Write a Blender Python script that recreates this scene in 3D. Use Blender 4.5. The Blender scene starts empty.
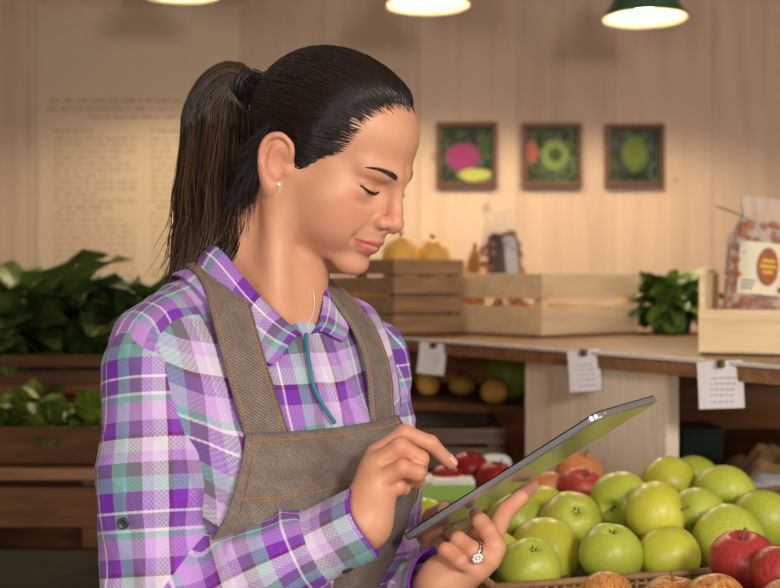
import bpy, bmesh, math, random
import numpy as np
from mathutils import Vector, Matrix, noise
random.seed(7)
rng = np.random.default_rng(7)
scene = bpy.context.scene
COL = scene.collection

# ------------------------------------------------------------------ camera
FPX, CX, CY, HC = 1150.0, 390.0, 280.0, 1.43
cam_data = bpy.data.cameras.new('camera')
cam = bpy.data.objects.new('camera', cam_data)
COL.objects.link(cam)
cam.location = (0, 0, HC)
cam.rotation_euler = (math.pi / 2, 0, 0)
cam_data.sensor_width = 36.0
cam_data.lens = FPX * 36.0 / 780.0
cam_data.shift_x = 0.0
cam_data.shift_y = -(294.0 - CY) / 780.0
cam_data.clip_start = 0.02
cam_data.dof.use_dof = True
cam_data.dof.focus_distance = 1.10
cam_data.dof.aperture_fstop = 6.3
scene.camera = cam

# ------------------------------------------------------------------ world, lights, exposure
scene.view_settings.view_transform = 'Standard'
scene.view_settings.look = 'None'
scene.view_settings.gamma = 1.0
scene.view_settings.use_curve_mapping = False
scene.view_settings.exposure = 0.0
world = bpy.data.worlds.new('world')
scene.world = world
world.use_nodes = True
world.node_tree.nodes['Background'].inputs[0].default_value = (1.0, 0.9, 0.8, 1)
world.node_tree.nodes['Background'].inputs[1].default_value = 0.12


def area_light(name, loc, target, size, power, color):
    d = bpy.data.lights.new(name, 'AREA')
    d.shape = 'RECTANGLE'
    d.size, d.size_y = size
    d.energy = power
    d.color = color
    o = bpy.data.objects.new(name, d)
    COL.objects.link(o)
    o.location = loc
    o.rotation_euler = (Vector(target) - Vector(loc)).to_track_quat('-Z', 'Y').to_euler()
    return o


area_light('window_light', (1.0, -0.9, 2.15), (0.0, 1.15, 1.38), (0.6, 0.45), 44, (1.0, 0.95, 0.89))  # unseen area key from the front right; no window stands there
area_light('side_window_light', (-0.7, -1.3, 1.55), (0.1, 1.6, 1.25), (1.2, 0.9), 34, (1.0, 0.94, 0.87))  # added low fill for face, hands and under the counter; no window
area_light('ceiling_fill_light', (0.3, 2.3, 3.05), (0.3, 2.3, 0), (3.6, 2.0), 4, (1.0, 0.90, 0.80))  # added soft ambient fill, not a fixture of the shop
area_light('right_fill_light', (2.5, 0.1, 1.75), (0.72, 2.35, 1.15), (0.8, 0.9), 20, (1.0, 0.93, 0.84))  # added fill to brighten the shelves under the counter; no window


# ------------------------------------------------------------------ helpers
def at(px, py, Y):
    return Vector(((px - CX) / FPX * Y, Y, HC - (py - CY) / FPX * Y))


def tag(o, label=None, cat=None, group=None, kind=None):
    if label: o['label'] = label
    if cat: o['category'] = cat
    if group: o['group'] = group
    if kind: o['kind'] = kind
    return o


def empty(name, loc, rz=0.0):
    o = bpy.data.objects.new(name, None)
    COL.objects.link(o)
    o.location = loc
    o.rotation_euler = (0, 0, rz)
    o.empty_display_size = 0.05
    return o


def link_mesh(name, me, mat=None, parent=None, loc=None, rz=0.0, smooth=True):
    """link a mesh given in world coordinates (or local ones when loc is given)"""
    o = bpy.data.objects.new(name, me)
    COL.objects.link(o)
    if mat is not None:
        for m in (mat if isinstance(mat, (list, tuple)) else [mat]):
            me.materials.append(m)
    if smooth is not None:
        me.polygons.foreach_set('use_smooth', [bool(smooth)] * len(me.polygons))
    if loc is not None:
        o.location = loc
        o.rotation_euler = (0, 0, rz)
    if parent is not None:
        o.parent = parent
    return o


def world_child(o, parent):
    """parent o while keeping its world-space mesh in place (parent has translation/rz only)"""
    bpy.context.view_layer.update()
    o.parent = parent
    o.matrix_parent_inverse = parent.matrix_world.inverted()
    return o


class MB:
    """collects boxes, tubes, lathes ... into ONE mesh"""
    def __init__(self):
        self.v, self.f, self.m = [], [], []

    def add(self, v, f, mi=0):
        n = len(self.v)
        self.v.extend([tuple(p) for p in v])
        self.f.extend([tuple(i + n for i in q) for q in f])
        self.m.extend([mi] * len(f))

    def box(self, c, s, rot=None, mi=0, bev=0.0):
        bm = bmesh.new()
        bmesh.ops.create_cube(bm, size=1.0)
        for v in bm.verts:
            v.co = Vector((v.co.x * s[0], v.co.y * s[1], v.co.z * s[2]))
        if bev > 0:
            bmesh.ops.bevel(bm, geom=list(bm.edges), offset=bev, segments=2, profile=0.5, affect='EDGES')
        R = rot if rot is not None else Matrix.Identity(3)
        if not isinstance(R, Matrix):
            R = Matrix.Rotation(R, 3, 'Z')
        bm.verts.ensure_lookup_table()
        vs = [R @ v.co + Vector(c) for v in bm.verts]
        idx = {v: i for i, v in enumerate(bm.verts)}
        fs = [[idx[v] for v in f.verts] for f in bm.faces]
        bm.free()
        self.add(vs, fs, mi)
        return self

    def tube(self, pts, rad, n=8, cap=True, mi=0):
        pts = [Vector(p) for p in pts]
        if not isinstance(rad, (list, tuple, np.ndarray)):
            rad = [rad] * len(pts)
        t0 = (pts[1] - pts[0]).normalized()
        a = Vector((0, 0, 1)) if abs(t0.z) < 0.9 else Vector((1, 0, 0))
        u = t0.cross(a).normalized()
        vs, fs = [], []
        for i, p in enumerate(pts):
            t = (pts[min(i + 1, len(pts) - 1)] - pts[max(i - 1, 0)]).normalized()
            u = (u - t * u.dot(t)).normalized()
            w = t.cross(u)
            for k in range(n):
                an = 2 * math.pi * k / n
                vs.append(p + (u * math.cos(an) + w * math.sin(an)) * rad[i])
        for i in range(len(pts) - 1):
            for k in range(n):
                k2 = (k + 1) % n
                fs.append((i * n + k, i * n + k2, (i + 1) * n + k2, (i + 1) * n + k))
        if cap:
            fs.append(tuple(reversed(range(n))))
            b = (len(pts) - 1) * n
            fs.append(tuple(b + k for k in range(n)))
        self.add(vs, fs, mi)
        return self

    def lathe(self, prof, c=(0, 0, 0), n=32, mi=0, rot=None):
        """prof: list of (r, z)"""
        vs, fs, rows = [], [], []
        R = rot if rot is not None else Matrix.Identity(3)
        for r, z in prof:
            if r < 1e-6:
                rows.append([len(vs)])
                vs.append(R @ Vector((0, 0, z)) + Vector(c))
            else:
                rows.append(list(range(len(vs), len(vs) + n)))
                for k in range(n):
                    an = 2 * math.pi * k / n
                    vs.append(R @ Vector((r * math.cos(an), r * math.sin(an), z)) + Vector(c))
        for a, b in zip(rows[:-1], rows[1:]):
            for k in range(n):
                k2 = (k + 1) % n
                if len(a) == 1 and len(b) == 1: continue
                if len(a) == 1: fs.append((a[0], b[k2], b[k]))
                elif len(b) == 1: fs.append((a[k], a[k2], b[0]))
                else: fs.append((a[k], a[k2], b[k2], b[k]))
        self.add(vs, fs, mi)
        return self

    def mesh(self, name):
        me = bpy.data.meshes.new(name)
        me.from_pydata(self.v, [], self.f)
        me.polygons.foreach_set('material_index', self.m)
        me.update()
        return me

    def build(self, name, mat, parent=None, smooth=False, loc=None, rz=0.0):
        return link_mesh(name, self.mesh(name), mat, parent, loc, rz, smooth)


def np_mesh(name, V, F):
    """fast mesh from arrays (quads)"""
    me = bpy.data.meshes.new(name)
    V = np.asarray(V, np.float32); F = np.asarray(F, np.int32)
    me.vertices.add(len(V)); me.vertices.foreach_set('co', V.ravel())
    n, k = F.shape
    me.loops.add(n * k); me.loops.foreach_set('vertex_index', F.ravel())
    me.polygons.add(n)
    me.polygons.foreach_set('loop_start', np.arange(0, n * k, k, dtype=np.int32))
    me.update(calc_edges=True)
    me.validate()
    return me


def catmull(P, n):
    P = np.asarray(P, float)
    Q = np.vstack([2 * P[0] - P[1], P, 2 * P[-1] - P[-2]])
    t = np.linspace(0, len(P) - 1 - 1e-9, n)
    i = t.astype(int); u = (t - i)[:, None]
    a, b, c, d = Q[i], Q[i + 1], Q[i + 2], Q[i + 3]
    return 0.5 * (2 * b + (c - a) * u + (2 * a - 5 * b + 4 * c - d) * u ** 2 + (3 * b - a - 3 * c + d) * u ** 3)


# ------------------------------------------------------------------ signed-distance modelling
class Field:
    """ordered smooth unions / cuts / strokes; surface extracted as one continuous mesh"""
    def __init__(self):
        self.frames = {'w': lambda p: p}
        self.ops = []

    def frame(self, name, origin, M, scale=1.0, sym=False):
        o = np.array(origin, float); M = np.array(M, float)

        def fn(p):
            q = (p - o) @ M / scale
            if sym:
                q = q.copy(); q[..., 0] = np.abs(q[..., 0])
            return q
        self.frames[name] = fn
        self._fr = getattr(self, '_fr', {})
        self._fr[name] = (o, M, scale, sym)

    def _world(self, fr, c):
        if fr == 'w': return [np.array(c, float)], 1.0
        o, M, s, sym = self._fr[fr]
        cs = [np.array(c, float)]
        if sym: cs.append(cs[0] * np.array([-1, 1, 1]))
        return [o + M @ (q * s) for q in cs], s

    def _op(self, kind, fr, fn, c, R, k):
        cs, s = self._world(fr, c)
        self.ops.append((kind, fr, fn, cs, R * s, k * s, s))

    def cone(self, a, b, ra, rb, k=0.01, fr='w', kind='U'):
        a = np.array(a, float); b = np.array(b, float); ba = b - a; L2 = max(ba @ ba, 1e-12)

        def fn(p):
            h = np.clip(((p - a) @ ba) / L2, 0, 1)
            q = p - a - h[..., None] * ba
            return np.sqrt((q * q).sum(-1)) - (ra + h * (rb - ra))
        self._op(kind, fr, fn, (a + b) / 2, math.sqrt(L2) / 2 + max(ra, rb), k)

    def chain(self, pts, rads, k=0.01, fr='w', kind='U'):
        for i in range(len(pts) - 1):
            self.cone(pts[i], pts[i + 1], rads[i], rads[i + 1], k, fr, kind)

    def ell(self, c, r, k=0.01, fr='w', kind='U', rot=None):
        c = np.array(c, float); r = np.array(r, float)
        Rm = None if rot is None else np.array(rot, float)

        def fn(p):
            q = p - c
            if Rm is not None: q = q @ Rm
            a = q / r
            k0 = np.sqrt((a * a).sum(-1))
            a = a / r
            k1 = np.sqrt((a * a).sum(-1)) + 1e-9
            return k0 * (k0 - 1) / k1
        self._op(kind, fr, fn, c, float(max(r)), k)

    def bump(self, c, amp, sig, fr='w'):
        """gaussian stroke: positive amp inflates; sig scalar or vector"""
        c = np.array(c, float); sig = np.broadcast_to(np.array(sig, float), (3,))

        def fn(p):
            q = (p - c) / sig
            return -amp * np.exp(-0.5 * (q * q).sum(-1))
        self._op('A', fr, fn, c, 4.4 * float(max(sig)), 0)

    def bumps(self, pts, amp, sig, fr='w', n=None):
        if n: pts = catmull(pts, n)
        for p in pts: self.bump(p, amp, sig, fr)

    def add(self, fn, c, R, fr='w'):
        self._op('A', fr, fn, c, R, 0)

    def plane_cut(self, fn, k=0.003):
        """intersect with fn<0 (world)"""
        self.ops.append(('I', 'w', fn, None, 0, k, 1.0))

    def eval(self, p, centre=None, R=None):
        d = np.full(p.shape[:-1], 1e3)
        cache = {}
        for kind, fr, fn, cs, r, k, s in self.ops:
            if centre is not None and cs is not None:
                dist = min(np.linalg.norm(c - centre) for c in cs) - r - R
                if dist > (0.05 + k if kind == 'U' else (0.01 + k if kind == 'S' else 0.0)): continue
            if fr not in cache: cache[fr] = self.frames[fr](p)
            e = fn(cache[fr]) * s
            if kind == 'A':
                d = d + e
            elif kind == 'U':
                if k > 0:
                    h = np.maximum(k - np.abs(d - e), 0) / k
                    d = np.minimum(d, e) - h * h * k * 0.25
                else: d = np.minimum(d, e)
            else:
                if kind == 'S': e = -e
                h = np.maximum(k - np.abs(d - e), 0) / max(k, 1e-9)
                d = np.maximum(d, e) + h * h * k * 0.25
        return d

    def grad(self, p, h=0.0008):
        g = np.zeros_like(p)
        for i in range(3):
            q = p.copy(); q[..., i] += h
            r = p.copy(); r[..., i] -= h
            g[..., i] = self.eval(q) - self.eval(r)
        n = np.sqrt((g * g).sum(-1, keepdims=True)) + 1e-12
        return g / n

    def project(self, p, off=0.0, it=5):
        p = np.array(p, float)
        for _ in range(it):
            d = self.eval(p)
            p = p - self.grad(p) * (d - off)[..., None] * 0.9
        return p

    def raycast(self, px, py, near=0.85, far=1.45, off=0.0):
        """first surface point seen by the camera through photo pixel (px, py)"""
        px = np.atleast_1d(np.asarray(px, float)); py = np.atleast_1d(np.asarray(py, float))
        D = np.stack([(px - CX) / FPX, np.ones_like(px), -(py - CY) / FPX], -1)
        O = np.array([0, 0, HC])
        t = np.full(len(px), near)
        for _ in range(90):
            d = self.eval(O + D * t[:, None]) - off
            t = np.minimum(t + np.where(np.abs(d) > 2e-5, d * 0.6, 0), far)
        return O + D * t[:, None]

    def mesh(self, lo, hi, h, n=24):
        """naive surface nets over sparse blocks -> V, F (quads)"""
        lo = np.array(lo, float); hi = np.array(hi, float)
        nb = np.ceil((hi - lo) / (h * n)).astype(int)
        BIG = 1 << 20
        vid, vpos, ecell, edir = [], [], [], []
        g = np.arange(n + 1)
        off = np.stack(np.meshgrid(g, g, g, indexing='ij'), -1)
        half = n * h / 2
        rad = half * math.sqrt(3)
        key = lambda I: (I[..., 0] * BIG + I[..., 1]) * BIG + I[..., 2]
        for bx in range(nb[0]):
            for by in range(nb[1]):
                for bz in range(nb[2]):
                    b = np.array([bx, by, bz]) * n
                    c = lo + (b + n / 2) * h
                    dc = self.eval(c[None, :], c, rad)[0]
                    if abs(dc) > rad * 2.2 + 0.02: continue
                    I = off + b
                    D = self.eval(lo + I * h, c, rad)
                    S = D < 0
                    if S.all() or not S.any(): continue
                    cnt = np.zeros((n, n, n)); acc = np.zeros((n, n, n, 3))
                    for ax in range(3):
                        o1 = [(ax + 1) % 3, (ax + 2) % 3]
                        sl0 = [slice(None)] * 3; sl1 = [slice(None)] * 3
                        sl0[ax] = slice(0, n); sl1[ax] = slice(1, n + 1)
                        d0, d1 = D[tuple(sl0)], D[tuple(sl1)]
                        x = (d0 < 0) != (d1 < 0)
                        t = np.where(x, d0 / np.where(x, d0 - d1, 1), 0)
                        P = off[tuple(sl0)].astype(float)
                        P[..., ax] += t
                        for i in (0, 1):
                            for j in (0, 1):
                                sl = [slice(None)] * 3
                                sl[o1[0]] = slice(i, i + n); sl[o1[1]] = slice(j, j + n)
                                xs = x[tuple(sl)]
                                cnt += xs; acc += P[tuple(sl)] * xs[..., None]
                        # edges owned by this block: base corner within [0,n) on all axes
                        xe = x[:n, :n, :n]
                        ii = np.argwhere(xe)
                        if len(ii):
                            s = d0[:n, :n, :n][xe] < 0
                            ecell.append((ax, ii + b, s))
                    a = cnt > 0
                    ii = np.argwhere(a)
                    vid.append(key(ii + b))
                    vpos.append(lo + (acc[a] / cnt[a][:, None] + b) * h)
        vid = np.concatenate(vid); vpos = np.concatenate(vpos)
        order = np.argsort(vid); vid = vid[order]; vpos = vpos[order]
        F = []
        for ax, ii, s in ecell:
            u, v = (ax + 1) % 3, (ax + 2) % 3
            eu = np.zeros(3, int); eu[u] = 1
            ev = np.zeros(3, int); ev[v] = 1
            q = np.stack([key(ii - eu - ev), key(ii - ev), key(ii), key(ii - eu)], 1)
            pos = np.searchsorted(vid, q)
            pos = np.minimum(pos, len(vid) - 1)
            ok = (vid[pos] == q).all(1)
            q = pos.copy()
            q[~s] = q[~s][:, ::-1]
            F.append(q[ok])
        return vpos, np.concatenate(F)


# ------------------------------------------------------------------ materials
def new_mat(name):
    m = bpy.data.materials.new(name)
    m.use_nodes = True
    nt = m.node_tree
    return m, nt, nt.nodes['Principled BSDF']


def rgb(r, g, b):
    """sRGB 0-255 -> linear rgba"""
    f = lambda c: ((c / 255 + 0.055) / 1.055) ** 2.4 if c > 10 else c / 255 / 12.92
    return (f(r), f(g), f(b), 1.0)


def simple(name, col, rough=0.5, metal=0.0, var=0.0, vscale=30.0, bump=0.0, bscale=80.0, spec=0.5, **kw):
    m, nt, b = new_mat(name)
    b.inputs['Base Color'].default_value = col
    b.inputs['Roughness'].default_value = rough
    b.inputs['Metallic'].default_value = metal
    b.inputs['Specular IOR Level'].default_value = spec
    for k, v in kw.items():
        b.inputs[k.replace('_', ' ')].default_value = v
    tc = nt.nodes.new('ShaderNodeTexCoord')
    if var > 0:
        n = nt.nodes.new('ShaderNodeTexNoise'); n.inputs['Scale'].default_value = vscale
        n.inputs['Detail'].default_value = 4
        nt.links.new(tc.outputs['Object'], n.inputs['Vector'])
        hsv = nt.nodes.new('ShaderNodeHueSaturation')
        hsv.inputs['Color'].default_value = col
        mr = nt.nodes.new('ShaderNodeMapRange')
        mr.inputs[3].default_value = 1 - var; mr.inputs[4].default_value = 1 + var
        mr.inputs[1].default_value = 0.25; mr.inputs[2].default_value = 0.75
        nt.links.new(n.outputs['Fac'], mr.inputs[0])
        nt.links.new(mr.outputs[0], hsv.inputs['Value'])
        nt.links.new(hsv.outputs[0], b.inputs['Base Color'])
    if bump > 0:
        n2 = nt.nodes.new('ShaderNodeTexNoise'); n2.inputs['Scale'].default_value = bscale
        nt.links.new(tc.outputs['Object'], n2.inputs['Vector'])
        bp = nt.nodes.new('ShaderNodeBump'); bp.inputs['Strength'].default_value = bump
        bp.inputs['Distance'].default_value = 0.002
        nt.links.new(n2.outputs['Fac'], bp.inputs['Height'])
        nt.links.new(bp.outputs[0], b.inputs['Normal'])
    return m


# ------------------------------------------------------------------ the woman: frames
HEAD_O = np.array([-0.0694, 1.18, HC + 0.1130])
HEAD_S = 0.000919


def head_matrix(yaw=61.2, pitch=24.4, roll=-1.4):
    y, q, r = map(math.radians, (yaw, pitch, roll))
    Ry = np.array([[math.cos(r), 0, math.sin(r)], [0, 1, 0], [-math.sin(r), 0, math.cos(r)]])
    Rx = np.array([[1, 0, 0], [0, math.cos(q), math.sin(q)], [0, -math.sin(q), math.cos(q)]])
    F = np.array([math.sin(y), -math.cos(y), 0]); R = np.array([F[1], -F[0], 0])
    return np.stack([-R, F, np.array([0, 0, 1.0])], 1) @ Rx @ Ry


HEAD_M = head_matrix()
def hw(p):
    """head-local millimetres -> world"""
    return HEAD_O + (np.asarray(p, float) * HEAD_S) @ HEAD_M.T
def hl(p):
    return ((np.asarray(p, float) - HEAD_O) @ HEAD_M) / HEAD_S


TOR_F = np.array([0.72, -0.694, 0.0]); TOR_R = np.array([-0.694, -0.72, 0.0])
TOR_O = np.array([-0.129, 1.165, 0.0])
TOR_M = np.stack([TOR_R, TOR_F, np.array([0, 0, 1.0])], 1)     # columns: right, forward, up
def tw(r, f, z):
    return TOR_O + TOR_R * r + TOR_F * f + np.array([0, 0, z])


SH_R = np.array(at(140, 345, 1.05)); EL_R = np.array(at(163, 622, 1.03)); WR_R = np.array(at(362, 524, 1.015))
SH_L = tw(-0.16, 0.0, 1.365); WR_L = np.array(at(441, 586, 1.10)); EL_L = np.array([-0.005, 1.255, 1.055])


def head_field(B):
    B.frame('h', HEAD_O, HEAD_M, HEAD_S)
    B.frame('hs', HEAD_O, HEAD_M, HEAD_S, sym=True)
    E, C = B.ell, B.cone
    E((0, -10, 50), (69, 89, 77), 10, 'h')                 # cranium
    E((0, 26, 57), (60, 70, 57), 24, 'h')                  # forehead
    E((0, 33, -12), (57, 61, 58), 26, 'h')                 # face mass
    C((45, 12, -52), (10, 73, -76), 13, 12, 22, 'hs')      # jaw
    E((0, 80, -78), (17, 14.5, 13), 13, 'h')               # chin
    C((56, 6, -5), (47, 12, -48), 14, 13, 20, 'hs')        # ramus
    E((42, 48, -10), (23, 25, 22), 24, 'hs')               # cheekbone
    E((44, 36, -34), (19, 32, 26), 24, 'hs')               # cheek
    E((0, 72, -42), (27, 25, 25), 18, 'h')                 # muzzle
    E((29, 58, -38), (21, 23, 24), 20, 'hs')               # cheek fullness
    C((8, 94, 30), (40, 77, 29), 6.0, 5.5, 20, 'hs')       # brow ridge
    # eye socket and lids
    B.bump((30, 91, 8), -6.0, (12, 12, 8), 'hs')
    B.bump((17, 95, 8), -4.0, (5, 9, 8), 'hs')
    E((31.5, 71.5, 6.5), (16.0, 14.2, 12.8), 7, 'hs')
    B.bumps([(19, 89, 9), (31, 89, 14), (46, 79, 10)], -1.0, (2.6, 6, 1.4), 'hs', 11)     # lid crease
    B.bumps([(20, 87, -5), (32, 87, -9), (44, 80, -6)], -0.5, (4, 6, 2.5), 'hs', 7)
    # nose
    C((0, 94, 26), (0, 105, -6), 6.2, 6.8, 12, 'h')
    C((0, 105, -6), (0, 109.5, -17.5), 7.0, 8.0, 6, 'h')
    E((0, 111.2, -19.5), (8.6, 8.2, 7.8), 4, 'h')
    E((11.5, 99, -22), (6.4, 9.5, 7.0), 6, 'hs')           # alae
    C((0, 98, -31), (0, 110, -26), 3.2, 4.5, 4, 'h')       # columella
    B.bumps([(18, 93, -29), (19.5, 92, -23), (17, 95, -16)], -0.35, 3.0, 'hs', 6)
    E((6.6, 103, -30.5), (3.2, 6.0, 3.4), 2.0, 'hs', 'S')  # nostrils
    # lips
    C((0, 93, -36), (0, 90, -52), 9, 9, 10, 'h')
    B.chain([(26, 81.5, -47), (15, 91.5, -46), (5, 97.0, -45.2), (0, 97.2, -46)], [1.8, 3.0, 4.0, 4.0], 4.0, 'hs')
    B.chain([(25, 81.0, -49.5), (13, 89.5, -55.0), (0, 92.6, -57.2)], [2.0, 4.8, 5.8], 4.0, 'hs')
    B.bumps([(-26.5, 86, -48), (-14, 95, -50.2), (0, 100, -51), (14, 95, -50.2), (26.5, 86, -48)], -0.9, (1.6, 2.5, 1.1), 'h', 27)
    B.bump((29, 84, -46.5), -2.2, (3, 5, 4), 'hs')         # mouth corner
    B.bump((0, 105, -36.5), -1.3, (3, 5, 4), 'h')          # philtrum
    B.bump((0, 97, -67), -2.6, (14, 7, 4.5), 'h')          # fold above the chin
    B.bumps([(21, 95, -28), (28, 89, -37), (32, 84, -45)], -0.55, (3.5, 6, 4), 'hs', 6)
    # ear
    E((78, -12, 5), (4.5, 15.5, 25), 5, 'hs', rot=np.array([[0.94, -0.34, 0], [0.34, 0.94, 0], [0, 0, 1]]))
    E((73, -3, 14), (5, 8, 13), 5, 'hs')
    hel = [(70, 3, 3), (74, 4, 15), (78, -1, 25), (82, -12, 29), (85, -22, 23), (85.5, -26, 10), (83, -23, -5), (78, -15, -18), (74, -8, -26)]
    B.chain(catmull(hel, 22), np.interp(np.linspace(0, 1, 22), [0, .3, .5, .7, .9, 1], [2.2, 2.7, 3.4, 3.6, 4.6, 6.0]), 2.5, 'hs')
    ah = [(77, -6, 20), (80.0, -13, 15), (81.0, -16, 5), (79, -13, -7), (76, -6, -13)]
    B.chain(catmull(ah, 10), [2.3] * 10, 4.5, 'hs')
    E((71.5, 2, -3), (3.8, 3.6, 5.5), 3.5, 'hs')
    B.bump((78, -5, 2), -3.6, (6, 4.8, 8), 'hs')
    B.bump((80, -6, 20), -1.4, (5, 4, 3.0), 'hs')
    B.bump((84, -20.5, 9), -1.1, (4, 2.0, 11), 'hs')


def neck_field(B):
    top = hw((0, -22, -28)); base = tw(0.0, -0.012, 1.345)
    B.cone(top, base, 0.047, 0.050, 0.014)
    fr = hw((0, 0, -58))
    B.cone(fr, tw(0, 0.012, 1.36), 0.018, 0.031, 0.016)
    for sgn, mast in ((1, hw((-60, -16, -22))), (-1, hw((60, -16, -22)))):
        B.cone(mast, tw(0.016 * sgn, 0.040, 1.372), 0.0075, 0.0060, 0.026)
        B.cone(tw(0.02 * sgn, 0.034, 1.366), tw(0.085 * sgn, 0.02, 1.372), 0.010, 0.009, 0.02)   # collar bones
        B.cone(hw((-25 * sgn, -55, -20)), tw(0.06 * sgn, -0.04, 1.395), 0.014, 0.014, 0.03)     # trapezius
    B.bump(tw(0, 0.060, 1.378), -0.006, 0.010)
    B.bumps([(52, 0, -66), (45, 25, -78), (28, 55, -94)], -1.5, 8, 'hs', 9)


def torso_field(B, off=0.0, k=0.05):
    E = B.ell
    B.frame('t', TOR_O, TOR_M, 1.0)
    B.frame('ts', TOR_O, TOR_M, 1.0, sym=True)
    E((0, 0, 1.20), (0.142 + off, 0.100 + off, 0.21 + off), k, 't')
    B.cone((0.03, -0.015, 1.365), (0.108, -0.005, 1.350), 0.040 + off, 0.048 + off, k, 'ts')
    B.cone((0.030, -0.030, 1.412), (0.106, -0.018, 1.368), 0.036 + off, 0.040 + off, 0.03, 'ts')
    B.cone((0.03, -0.01, 1.31), (0.095, 0.0, 1.29), 0.07 + off, 0.062 + off, k, 'ts')
    E((0.060, 0.063, 1.215), (0.055 + off, 0.051 + off, 0.062 + off), k, 'ts')
    E((0, -0.005, 1.02), (0.122 + off, 0.092 + off, 0.17 + off), k, 't')
    E((0, -0.008, 0.88), (0.158 + off, 0.112 + off, 0.13 + off), k, 't')


def hand(B, wrist, fingers, thumb, palm, k=0.004):
    """fingers: lists of 4 joints (mcp, pip, dip, tip) with 4 radii; thumb 4 joints; palm: list of (a, b, ra, rb)"""
    for a, b, ra, rb in palm:
        B.cone(a, b, ra, rb, 0.012)
    for j, r in fingers:
        B.chain(j, r, k)
        for q in (1, 2):
            c = np.array(j[q]); a = np.array(j[q - 1]); b = np.array(j[q + 1])
            out = (c - a) / np.linalg.norm(c - a) - (b - c) / np.linalg.norm(b - c)
            n = np.linalg.norm(out)
            if n > 0.15:
                B.bump(c + out / n * r[q] * 0.8, 0.0005, 0.005)
    B.chain(thumb[0], thumb[1], 0.006)


# ------------------------------------------------------------------ the shop: room shell
def wood_mat(name, c1, c2, scale=1.0, axis='Z', plank=0.0, knots=0.0, rough=0.6, gap_dark=0.55, pl_axis='X'):
    """procedural wood: grain along axis, optional planks (width in metres) and knots"""
    m, nt, b = new_mat(name)
    N = nt.nodes.new; L = nt.links.new
    tc = N('ShaderNodeTexCoord')
    mp = N('ShaderNodeMapping')
    st = {'X': (1.2, 14, 14), 'Y': (14, 1.2, 14), 'Z': (14, 14, 1.2)}[axis]
    mp.inputs['Scale'].default_value = [q * scale for q in st]
    L(tc.outputs['Object'], mp.inputs[0])
    nz = N('ShaderNodeTexNoise'); nz.inputs['Scale'].default_value = 2.2; nz.inputs['Detail'].default_value = 7; nz.inputs['Distortion'].default_value = 1.1
    L(mp.outputs[0], nz.inputs['Vector'])
    cr = N('ShaderNodeValToRGB'); cr.color_ramp.elements[0].position = 0.3; cr.color_ramp.elements[1].position = 0.7
    cr.color_ramp.elements[0].color = c2; cr.color_ramp.elements[1].color = c1
    L(nz.outputs['Fac'], cr.inputs[0])
    out = cr.outputs[0]
    if plank > 0:
        sp = N('ShaderNodeSeparateXYZ'); L(tc.outputs['Object'], sp.inputs[0])
        mu = N('ShaderNodeMath'); mu.operation = 'DIVIDE'; mu.inputs[1].default_value = plank
        L(sp.outputs['XYZ'.index(pl_axis)], mu.inputs[0])
        fl = N('ShaderNodeMath'); fl.operation = 'FLOOR'; L(mu.outputs[0], fl.inputs[0])
        wn = N('ShaderNodeTexWhiteNoise'); wn.noise_dimensions = '1D'; L(fl.outputs[0], wn.inputs['W'])
        fr = N('ShaderNodeMath'); fr.operation = 'FRACT'; L(mu.outputs[0], fr.inputs[0])
        ed = N('ShaderNodeMath'); ed.operation = 'LESS_THAN'; ed.inputs[1].default_value = 0.004 / plank; L(fr.outputs[0], ed.inputs[0])
        hs = N('ShaderNodeHueSaturation'); mr = N('ShaderNodeMapRange'); mr.inputs[3].default_value = 0.93; mr.inputs[4].default_value = 1.05
        L(wn.outputs['Value'], mr.inputs[0]); L(mr.outputs[0], hs.inputs['Value']); L(out, hs.inputs['Color'])
        mx = N('ShaderNodeMix'); mx.data_type = 'RGBA'
        mf = N('ShaderNodeMath'); mf.operation = 'MULTIPLY'; mf.inputs[1].default_value = gap_dark; L(ed.outputs[0], mf.inputs[0])
        L(mf.outputs[0], mx.inputs[0]); L(hs.outputs[0], mx.inputs[6]); mx.inputs[7].default_value = tuple(q * 0.4 for q in c2[:3]) + (1,)
        out = mx.outputs[2]
    if knots > 0:
        m2 = N('ShaderNodeMapping'); m2.inputs['Scale'].default_value = {'X': (1.6, 3, 3), 'Y': (3, 1.6, 3), 'Z': (3.0, 3.0, 2.4)}[axis]
        L(tc.outputs['Object'], m2.inputs[0])
        vo = N('ShaderNodeTexVoronoi'); vo.inputs['Scale'].default_value = knots; vo.inputs['Randomness'].default_value = 1.0; L(m2.outputs[0], vo.inputs['Vector'])
        c3 = N('ShaderNodeValToRGB'); c3.color_ramp.elements[0].position = 0.03; c3.color_ramp.elements[0].color = (1, 1, 1, 1)
        c3.color_ramp.elements[1].position = 0.10; c3.color_ramp.elements[1].color = (0, 0, 0, 1)
        L(vo.outputs['Distance'], c3.inputs[0])
        mk = N('ShaderNodeMath'); mk.operation = 'MULTIPLY'; mk.inputs[1].default_value = 0.6; L(c3.outputs[0], mk.inputs[0])
        mx = N('ShaderNodeMix'); mx.data_type = 'RGBA'; L(mk.outputs[0], mx.inputs[0]); L(out, mx.inputs[6]); mx.inputs[7].default_value = tuple(q * 0.45 for q in c2[:3]) + (1,)
        out = mx.outputs[2]
    L(out, b.inputs['Base Color'])
    b.inputs['Roughness'].default_value = rough
    b.inputs['Specular IOR Level'].default_value = 0.3
    return m


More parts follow.
